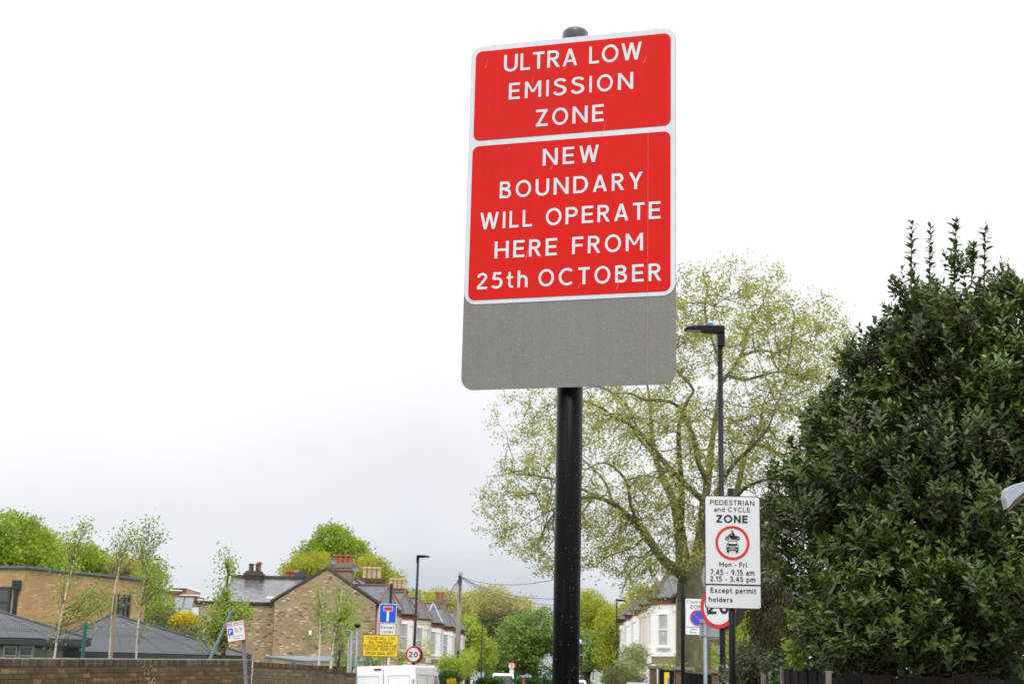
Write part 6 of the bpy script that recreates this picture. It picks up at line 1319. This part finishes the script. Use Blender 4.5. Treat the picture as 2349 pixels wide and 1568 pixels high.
sapling('left white stemmed sapling before the brick gable', [(1198, 1395), (1208, 1150), (1212, 950), (1205, 780)], 52, [(1200, 820, 45, 70, 8), (1180, 960, 80, 70, 10), (1240, 1060, 80, 70, 8), (1130, 1180, 90, 30, 5)], 900, .085, L_BIRCH, .05, birch_b, R2, .5)
sapling('tallest white stemmed sapling before the brick gable', [(1296, 1435), (1320, 1250), (1350, 1050), (1375, 900), (1395, 780)], 50, [(1390, 830, 60, 60, 8), (1430, 900, 80, 70, 10), (1360, 1000, 90, 80, 10), (1480, 960, 70, 60, 8), (1440, 1060, 80, 60, 8), (1400, 1160, 80, 60, 8)], 1500, .085, L_BIRCH, .055, birch_b, R2, .5)
sapling('short white stemmed sapling beside the dark bushy stem before the gable', [(1438, 1460), (1440, 1300), (1445, 1120)], 49, [(1450, 1100, 50, 60, 6), (1500, 1060, 40, 50, 4)], 480, .08, L_BIRCH, .04, birch_b, R2, .4)
sapling('dark multi stemmed shrub at the foot of the gable saplings', [(1362, 1430), (1365, 1360), (1368, 1280)], 48.5, [(1350, 1250, 40, 60, 12), (1390, 1250, 40, 60, 12), (1330, 1330, 40, 30, 6)], 500, .07, L_GREY, .06, bark_d, R2, .3, name='shrub')
bush('garden_shrub', 'thin leafy shrub behind the yellow notice and van', 'shrub', [(862, 1514, 58, 18, 10, .6), (800, 1515, 50, 10, 16, .6)], 1000, .08, L_BIRCH, csize=.22)
bush('garden_shrub', 'thin climbing shrub with pink blossom between yellow notice and 20 sign', 'shrub', [(915, 1500, 60, 20, 30, .8), (978, 1490, 64, 16, 22, .8), (935, 1512, 60, 26, 14, .8)], 900, .08, L_WILLOW, csize=.25)
# ------------------------------------------------------------------ the plane tree
pt = thing('plane_tree', 'huge plane tree with pale mottled limbs and sparse yellow green young leaves', 'tree', (P(1592, 1560, 46).x, 46, 0))
def Q(x, y, dd=0.0): return P(1061 + x * .5852, 516.1 + y * .5852, 46 + dd)
k46 = 46 / F * .5852
limbs = [
 ([(905, 1800, 0), (905, 1568, 0), (900, 1470, 0), (892, 1405, 0), (897, 1350, .1), (918, 1300, .2)], [94, 87, 80, 68, 50, 34]),
 ([(885, 1395, 0), (858, 1355, -.4), (800, 1325, -1), (750, 1260, -1.4), (700, 1195, -1.8), (640, 1130, -2.2), (590, 1090, -2.6), (520, 1065, -3), (455, 1070, -3.3), (400, 1090, -3.5), (340, 1120, -3.6)], [44, 38, 27, 21, 18, 15, 12, 9, 7, 5, 4]),
 ([(800, 1325, -1), (740, 1230, -.6), (690, 1160, -.2), (600, 1100, 0), (560, 1010, .3), (520, 960, .5)], [14, 12, 11, 9, 7, 4]),
 ([(870, 1375, .1), (858, 1250, .5), (845, 1160, .8), (825, 1075, 1.0), (785, 990, 1.2), (755, 900, 1.3), (740, 800, 1.5), (735, 700, 1.8), (720, 600, 2)], [46, 34, 28, 23, 19, 16, 12, 9, 5]),
 ([(852, 1200, .6), (860, 1080, 0), (855, 980, -.4), (848, 870, -.8), (850, 780, -1), (870, 740, -1.1)], [20, 17, 15, 13, 12, 11]),
 ([(895, 1400, 0), (925, 1290, .2), (940, 1180, .2), (948, 1080, .1)], [48, 37, 29, 25]),
 ([(948, 1080, .1), (905, 1045, -.3), (860, 1000, -.8), (800, 940, -1.2), (745, 870, -1.6), (690, 810, -2), (640, 770, -2.3), (590, 750, -2.6), (545, 715, -2.8), (480, 690, -3)], [20, 16, 15, 14, 12, 11, 10, 8, 7, 4]),
 ([(948, 1075, .1), (955, 1000, .0), (925, 930, -.2), (912, 850, -.4), (885, 780, -.6), (868, 735, -.8), (885, 680, -.9), (905, 650, -1), (880, 610, -1.1), (850, 580, -1.2), (800, 520, -1.4)], [20, 17, 15, 15, 14, 13, 9, 7, 8, 7, 4]),
 ([(868, 735, -.8), (830, 700, -1.2), (780, 685, -1.5), (720, 685, -1.8), (660, 660, -2), (600, 660, -2.2)], [11, 8, 8, 7, 5, 3]),
 ([(950, 1080, .1), (962, 1010, .6), (972, 900, 1), (985, 800, 1.2), (1000, 700, 1.3), (1015, 620, 1.4), (1060, 560, 1.5), (1100, 490, 1.6), (1115, 420, 1.7), (1150, 360, 1.8), (1180, 300, 1.8)], [22, 19, 18, 15, 13, 12, 10, 8, 7, 5, 3]),
 ([(1015, 620, 1.4), (1000, 520, 1.3), (970, 420, 1.2), (950, 330, 1.2), (960, 250, 1.1), (940, 180, 1)], [8, 8, 7, 6, 4, 3]),
 ([(1040, 590, 1.4), (1110, 605, 1), (1170, 590, .6), (1240, 575, .2), (1310, 590, 0)], [9, 8, 7, 5, 3]),
 ([(1100, 510, 1.6), (1170, 490, 1.8), (1240, 500, 2), (1300, 450, 2.2), (1360, 420, 2.4)], [6, 7, 6, 4, 3]),
 ([(945, 1150, .1), (985, 1080, -.6), (1015, 1010, -1.2), (1060, 940, -1.8), (1100, 900, -2.2), (1150, 850, -2.6), (1200, 790, -3), (1230, 700, -3.2)], [16, 14, 12, 11, 9, 7, 6, 4]),
 ([(935, 1240, .1), (1010, 1190, .8), (1060, 1090, 1.4), (1085, 1000, 1.8), (1110, 900, 2.2), (1160, 800, 2.6), (1180, 700, 2.8)], [24, 22, 19, 17, 13, 9, 6]),
 ([(1060, 1090, 1.4), (1100, 1035, 1), (1160, 1005, .6), (1215, 995, .2), (1280, 1000, 0), (1340, 980, 0)], [12, 10, 9, 8, 6, 3]),
 ([(1110, 900, 2.2), (1160, 860, 2.4), (1260, 900, 3), (1330, 850, 3.4)], [9, 8, 6, 3]),
 ([(700, 1195, -1.8), (660, 1100, -2.6), (640, 1000, -3.2), (560, 930, -3.6), (480, 960, -4)], [9, 8, 7, 5, 3]),
 ([(750, 900, 1.3), (680, 820, 2), (620, 700, 2.6), (560, 640, 3)], [9, 8, 6, 3]),
 ([(590, 1090, -2.6), (480, 1040, -1.6), (380, 1000, -1), (280, 980, -.4), (240, 960, 0), (170, 975, .4)], [7, 6, 6, 5, 5, 2]),
 ([(690, 810, -2), (640, 700, -1.8), (560, 640, -1.4), (480, 640, -1), (380, 700, -.6)], [7, 6, 5, 4, 3]),
]
nodes = []; b = MB()
for pts, rs in limbs:
    P3 = [Q(*p) for p in pts]; sm = []; sr = []
    for i in range(len(P3) - 1):
        p0, p1, p2, p3 = P3[max(i-1, 0)], P3[i], P3[i+1], P3[min(i+2, len(P3)-1)]
        for k in range(3):
            s_ = k / 3; sm.append(.5 * ((2*p1) + (p2-p0)*s_ + (2*p0-5*p1+4*p2-p3)*s_*s_ + (3*p1-p0-3*p2+p3)*s_**3)); sr.append((rs[i] * (1 - s_) + rs[i+1] * s_) * k46 * .74)
    sm.append(P3[-1]); sr.append(rs[-1] * k46 * .74)
    b.tube(sm, sr, 10); nodes += [(p, r) for p, r in zip(sm, sr) if r < 18 * k46]
q0 = Q(905, 1800, 0); b.tube([Vector((q0.x, 46, -.1)), q0], [96 * k46 * .8, 94 * k46 * .74], 14)
b.build('trunk', bark, pt, smooth=True)
EP = [ell(*e) for e in ((1700, 850, 46, 245, 272, 4.6), (1440, 1060, 45, 290, 185, 4.2), (1210, 1160, 45, 118, 125, 2.4), (1500, 1200, 45, 190, 120, 3.4), (1830, 1000, 46.5, 150, 210, 4), (1330, 960, 46, 215, 90, 3), (1640, 720, 46, 180, 130, 3), (1868, 790, 46, 92, 120, 2.6), (1420, 1280, 44.5, 120, 60, 1.6), (1270, 1270, 44, 60, 60, 1), (1470, 1350, 43.5, 60, 50, 1.2))]
NP = np.array([list(n[0]) for n in nodes]); NR = np.array([n[1] for n in nodes])
cen = np.array(Q(900, 1150))
def grow(NP, NR, n, shell, rmax, sides, steps=4, sag=.10, rmin=.006):
    tips, _ = crown_pts(EP, n, shell); tips = tips[np.argsort(np.linalg.norm(tips - cen, axis=1))]; add, ar, ends = [], [], []
    bb = MB(); d2c = np.linalg.norm(NP - cen, axis=1)
    for tp_ in tips:
        dd = np.linalg.norm(NP - tp_, axis=1) + np.maximum(0, d2c - np.linalg.norm(tp_ - cen)) * .8
        j = int(dd.argmin()); s_ = Vector(NP[j]); e_ = Vector(tp_); ln_ = (e_ - s_).length
        if ln_ < .05: continue
        r0_ = min(rmax, NR[j] * .7, .006 + ln_ * .012); side_ = Vector(unit(1)[0]) * ln_ * .16; pts = []
        for k in range(steps + 1):
            f_ = k / steps; pts.append(s_.lerp(e_, f_) + side_ * math.sin(f_ * math.pi) + Vector(rng.normal(size=3) * .04 * ln_) * (1 if 0 < k < steps else 0) - Z * sag * ln_ * f_ * f_)
        bb.tube(pts, [r0_ * (1 - .65 * k / steps) + .002 for k in range(steps + 1)], sides, cap=False)
        for k in range(1, steps + 1): add.append(list(pts[k])); ar.append(max(rmin, r0_ * (1 - .65 * k / steps)))
        ends.append(list(pts[-1]))
    return bb, np.array(add), np.array(ar), np.array(ends)
b1, A1, R1_, _ = grow(NP, NR, 190, (.45, .95), .045, 5, 5, .02)
NP2, NR2 = np.vstack([NP, A1]), np.concatenate([NR, R1_])
b2, A2, R2_, _ = grow(NP2, NR2, 900, (.4, 1.0), .018, 4, 4, .08)
b3, A3, R3_, E3 = grow(np.vstack([NP2, A2]), np.concatenate([NR2, R2_]), 4200, (.35, 1.03), .008, 3, 3, .18)
for bb, nm in ((b1, 'branches'), (b2, 'branchlets'), (b3, 'twigs')):
    bb.build(nm, bark if nm == 'branches' else twigm if nm == 'twigs' else bark_d, pt, kind='stuff')
src = np.vstack([E3, E3, A3, A2[::2]]); n = 64000; src = src[rng.permutation(len(src))[:9500]] + rng.normal(size=(9500, 3)) * .05; idx = rng.integers(0, len(src), n)
d_ = unit(n); d_[:, 2] -= .35
leaf_cloud('leaves', src[idx] + rng.normal(size=(n, 3)) * np.array([.11, .11, .10]), d_, unit(n) + np.array([0, 0, .3]), .085 * rng.uniform(.5, 1.35, n), .068 * rng.uniform(.6, 1.2, n), L_PLANE, pt, kind='stuff', rnd=np.clip(rng.random(len(src))[idx] * .6 + rng.random(n) * .4, 0, 1))
# ------------------------------------------------------------------ the laurel
def laurel(label, ells, nsp, base, leafparts, shoots=()):
    t = thing('laurel_tree', label, 'tree', (base.x, base.y, 0)); E = [ell(*e) for e in ells]
    nt_ = nsp // 14; tc_, td_ = crown_pts(E, nt_, (.5, 1.02), .5); ti_ = np.arange(nsp) % nt_; tz_ = rng.uniform(.6, 1.35, nt_)
    p = tc_[ti_] + rng.normal(size=(nsp, 3)) * np.array([.085, .085, .085]) * tz_[ti_][:, None]; d = td_[ti_]; ttone = rng.random(nt_)[ti_]
    # keep sprigs off the fence side floor
    dr = d * .55 + np.array([0, 0, .75]) + rng.normal(size=d.shape) * .32; dr /= np.linalg.norm(dr, axis=1, keepdims=True)
    sl = rng.uniform(.10, .24, nsp); m = 11
    extra = []
    for (u_, v0_, v1_, D_) in shoots:
        a_, c_ = P(u_ - 2, v0_, D_), P(u_, v1_, D_)
        for k in range(9): q_ = a_.lerp(c_, k / 9); extra.append((list(q_), [0.03, 0, 1], (c_ - a_).length / 9 * 1.25))
    if extra:
        p = np.vstack([p, [e_[0] for e_ in extra]]); dr = np.vstack([dr, [e_[1] for e_ in extra]]); sl = np.concatenate([sl, [e_[2] for e_ in extra]]); nsp2 = len(p)
    else: nsp2 = nsp
    e1 = np.cross(dr, np.array([.3, 1, .1])); e1 /= np.linalg.norm(e1, axis=1, keepdims=True); e2 = np.cross(dr, e1)
    fr = (np.arange(m) + .5) / m; ph = rng.random(nsp2) * 6.28; Cs, As, Ns, Ls, Rs = [], [], [], [], []
    szs = rng.uniform(.75, 1.15, nsp2); szs[nsp:] *= 1.0; tone = np.concatenate([ttone * .75 + rng.random(nsp) * .25, rng.random(nsp2 - nsp)])
    for j in range(m):
        if j % 2 and extra: sel = np.arange(nsp2) < nsp
        else: sel = np.ones(nsp2, bool)
        az = ph + j * 2.4 + rng.normal(size=nsp2) * .25; o_ = e1 * np.cos(az)[:, None] + e2 * np.sin(az)[:, None]; el = .35 + .75 * fr[j]
        A = dr * el + o_ * (1.15 - .45 * fr[j]) + rng.normal(size=dr.shape) * .12; A[:, 2] -= .12
        Cs.append((p + dr * (sl * fr[j])[:, None])[sel]); As.append(A[sel]); Ns.append((dr - o_ * .2 + rng.normal(size=dr.shape) * .15)[sel]); Ls.append((.080 * szs * (1.08 - .35 * abs(fr[j] - .45)) * rng.uniform(.75, 1.15, nsp2))[sel])
        rv = np.clip(tone * .55 + fr[j] * .22 + rng.random(nsp2) * .12, 0, .92); rv = np.where((rng.random(nsp2) < .003), 1.0, rv); Rs.append(rv[sel])
    # small yellow buds at some tips
    bs_ = np.where(rng.random(nsp) < .28)[0]
    for j in range(4):
        az = rng.random(len(bs_)) * 6.28; o_ = e1[bs_] * np.cos(az)[:, None] + e2[bs_] * np.sin(az)[:, None]
        Cs.append(p[bs_] + dr[bs_] * (sl[bs_] * 1.0)[:, None]); As.append(dr[bs_] * 1.3 + o_ * .5); Ns.append(o_); Ls.append(rng.uniform(.018, .034, len(bs_))); Rs.append(np.full(len(bs_), 1.0))
    C, A, Nn_, Ln_, Rn = np.vstack(Cs), np.vstack(As), np.vstack(Ns), np.concatenate(Ls), np.concatenate(Rs)
    keep = np.array([proj(x)[0] > 1758 for x in C]); C, A, Nn_, Ln_, Rn = C[keep], A[keep], Nn_[keep], Ln_[keep], Rn[keep]
    dist = np.linalg.norm(C - np.array([0, 0, EYE]), axis=1); score = dist / Ln_
    inside = np.array([(-10 < a_ < 2360 and 400 < c_ < 1575) for a_, c_ in (proj(x) for x in C)])
    order = np.argsort(np.where(inside, score, 1e9)); pick = order[:leafparts]; rest = np.setdiff1d(np.arange(len(C)), pick)
    leaf_cloud('leaves', C[rest], A[rest], Nn_[rest], Ln_[rest], Ln_[rest] * .40, L_LAUREL, t, rnd=Rn[rest], kind='stuff', fold=True)
    inv = wm(t).inverted(); meshes = {}
    for i in pick:
        a_ = Vector(A[i]).normalized(); s_ = a_.cross(Vector(Nn_[i])).normalized(); n_ = s_.cross(a_); key = int(Rn[i] * 7)
        if key not in meshes:
            me = bpy.data.meshes.new('leaf'); me.from_pydata([(0, 0, 0), (.20, .3, .05), (.18, .68, .05), (0, 1, -.06), (-.18, .68, .05), (-.20, .3, .05)], [], [(0, 1, 2, 3), (0, 3, 4, 5)])
            at_ = me.attributes.new('rnd', 'FLOAT', 'FACE'); at_.data.foreach_set('value', [float(Rn[i])] * 2); me.materials.append(L_LAUREL); meshes[key] = me
        o = bpy.data.objects.new('leaf', meshes[key]); COL.objects.link(o); o.parent = t; l_ = float(Ln_[i])
        o.matrix_basis = inv @ Matrix(((s_.x*l_, a_.x*l_, n_.x*l_, C[i][0]), (s_.y*l_, a_.y*l_, n_.y*l_, C[i][1]), (s_.z*l_, a_.z*l_, n_.z*l_, C[i][2]), (0, 0, 0, 1)))
    b = MB(); top = Vector(E[0][0]); b.tube([Vector((base.x, base.y, -.05)), Vector((base.x, base.y, 1.2)), top], [.10, .08, .02], 8); b.build('trunk', bark_d, t, smooth=True)
    b = MB()
    for i in range(0, nsp2, 2): q_ = Vector(p[i]); b.tube([q_ - Vector(dr[i]) * .05, q_ + Vector(dr[i]) * sl[i]], [.0035, .002], 3, cap=False)
    for (u_, v0_, v1_, D_) in shoots: b.tube([P(u_ - 3, v0_ + 30, D_), P(u_, v1_, D_)], [.009, .003], 5)
    cp2, _ = crown_pts(E, 120, (.3, .85))
    for q_ in cp2:
        q_ = Vector(q_); s_ = Vector((base.x, base.y, .8)).lerp(top, random.uniform(.1, .9)); b.tube([s_, s_.lerp(q_, .5) - Z * .08, q_], [.022, .014, .006], 4, cap=False)
    b.build('twigs', twigm, t, kind='stuff'); return t
laurel('big dark green laurel tree with four upright top shoots', [(2215, 962, 12.6, 190, 252, 1.0), (2090, 1150, 12.2, 110, 130, .5), (2180, 1080, 12.4, 120, 120, .4), (2195, 770, 12.6, 120, 150, .7), (2140, 1180, 12.4, 285, 250, 1.2), (2330, 1050, 12.4, 160, 330, 1.0), (2012, 880, 12.8, 56, 100, .5), (1940, 1070, 13.0, 90, 130, .75), (1898, 1260, 12.7, 85, 165, .75),
   (1925, 1420, 12.2, 82, 105, .6), (2070, 1420, 11.9, 180, 118, .85), (2260, 1390, 11.7, 200, 150, .95), (1842, 1110, 13.1, 36, 75, .35), (2085, 750, 12.7, 40, 85, .4), (2110, 1520, 12.8, 230, 60, .5), (2290, 1510, 12.6, 160, 60, .5), (1960, 1500, 12.9, 90, 55, .4), (2290, 740, 12.6, 36, 80, .4), (1952, 870, 12.9, 24, 55, .25)],
   9800, Vector((P(2150, 1500, 12.7).x, 12.7, 0)), 290, [(2092, 640, 513, 12.6), (2134, 660, 522, 12.6), (2192, 620, 505, 12.6), (2260, 650, 520, 12.6), (2232, 620, 560, 12.6), (2325, 720, 630, 12.4)])
laurel('second laurel only partly in view at the right edge', [(2430, 860, 12.0, 100, 215, .7), (2440, 1250, 11.6, 110, 220, .7)], 900, Vector((P(2440, 1500, 12).x, 12, 0)), 60)
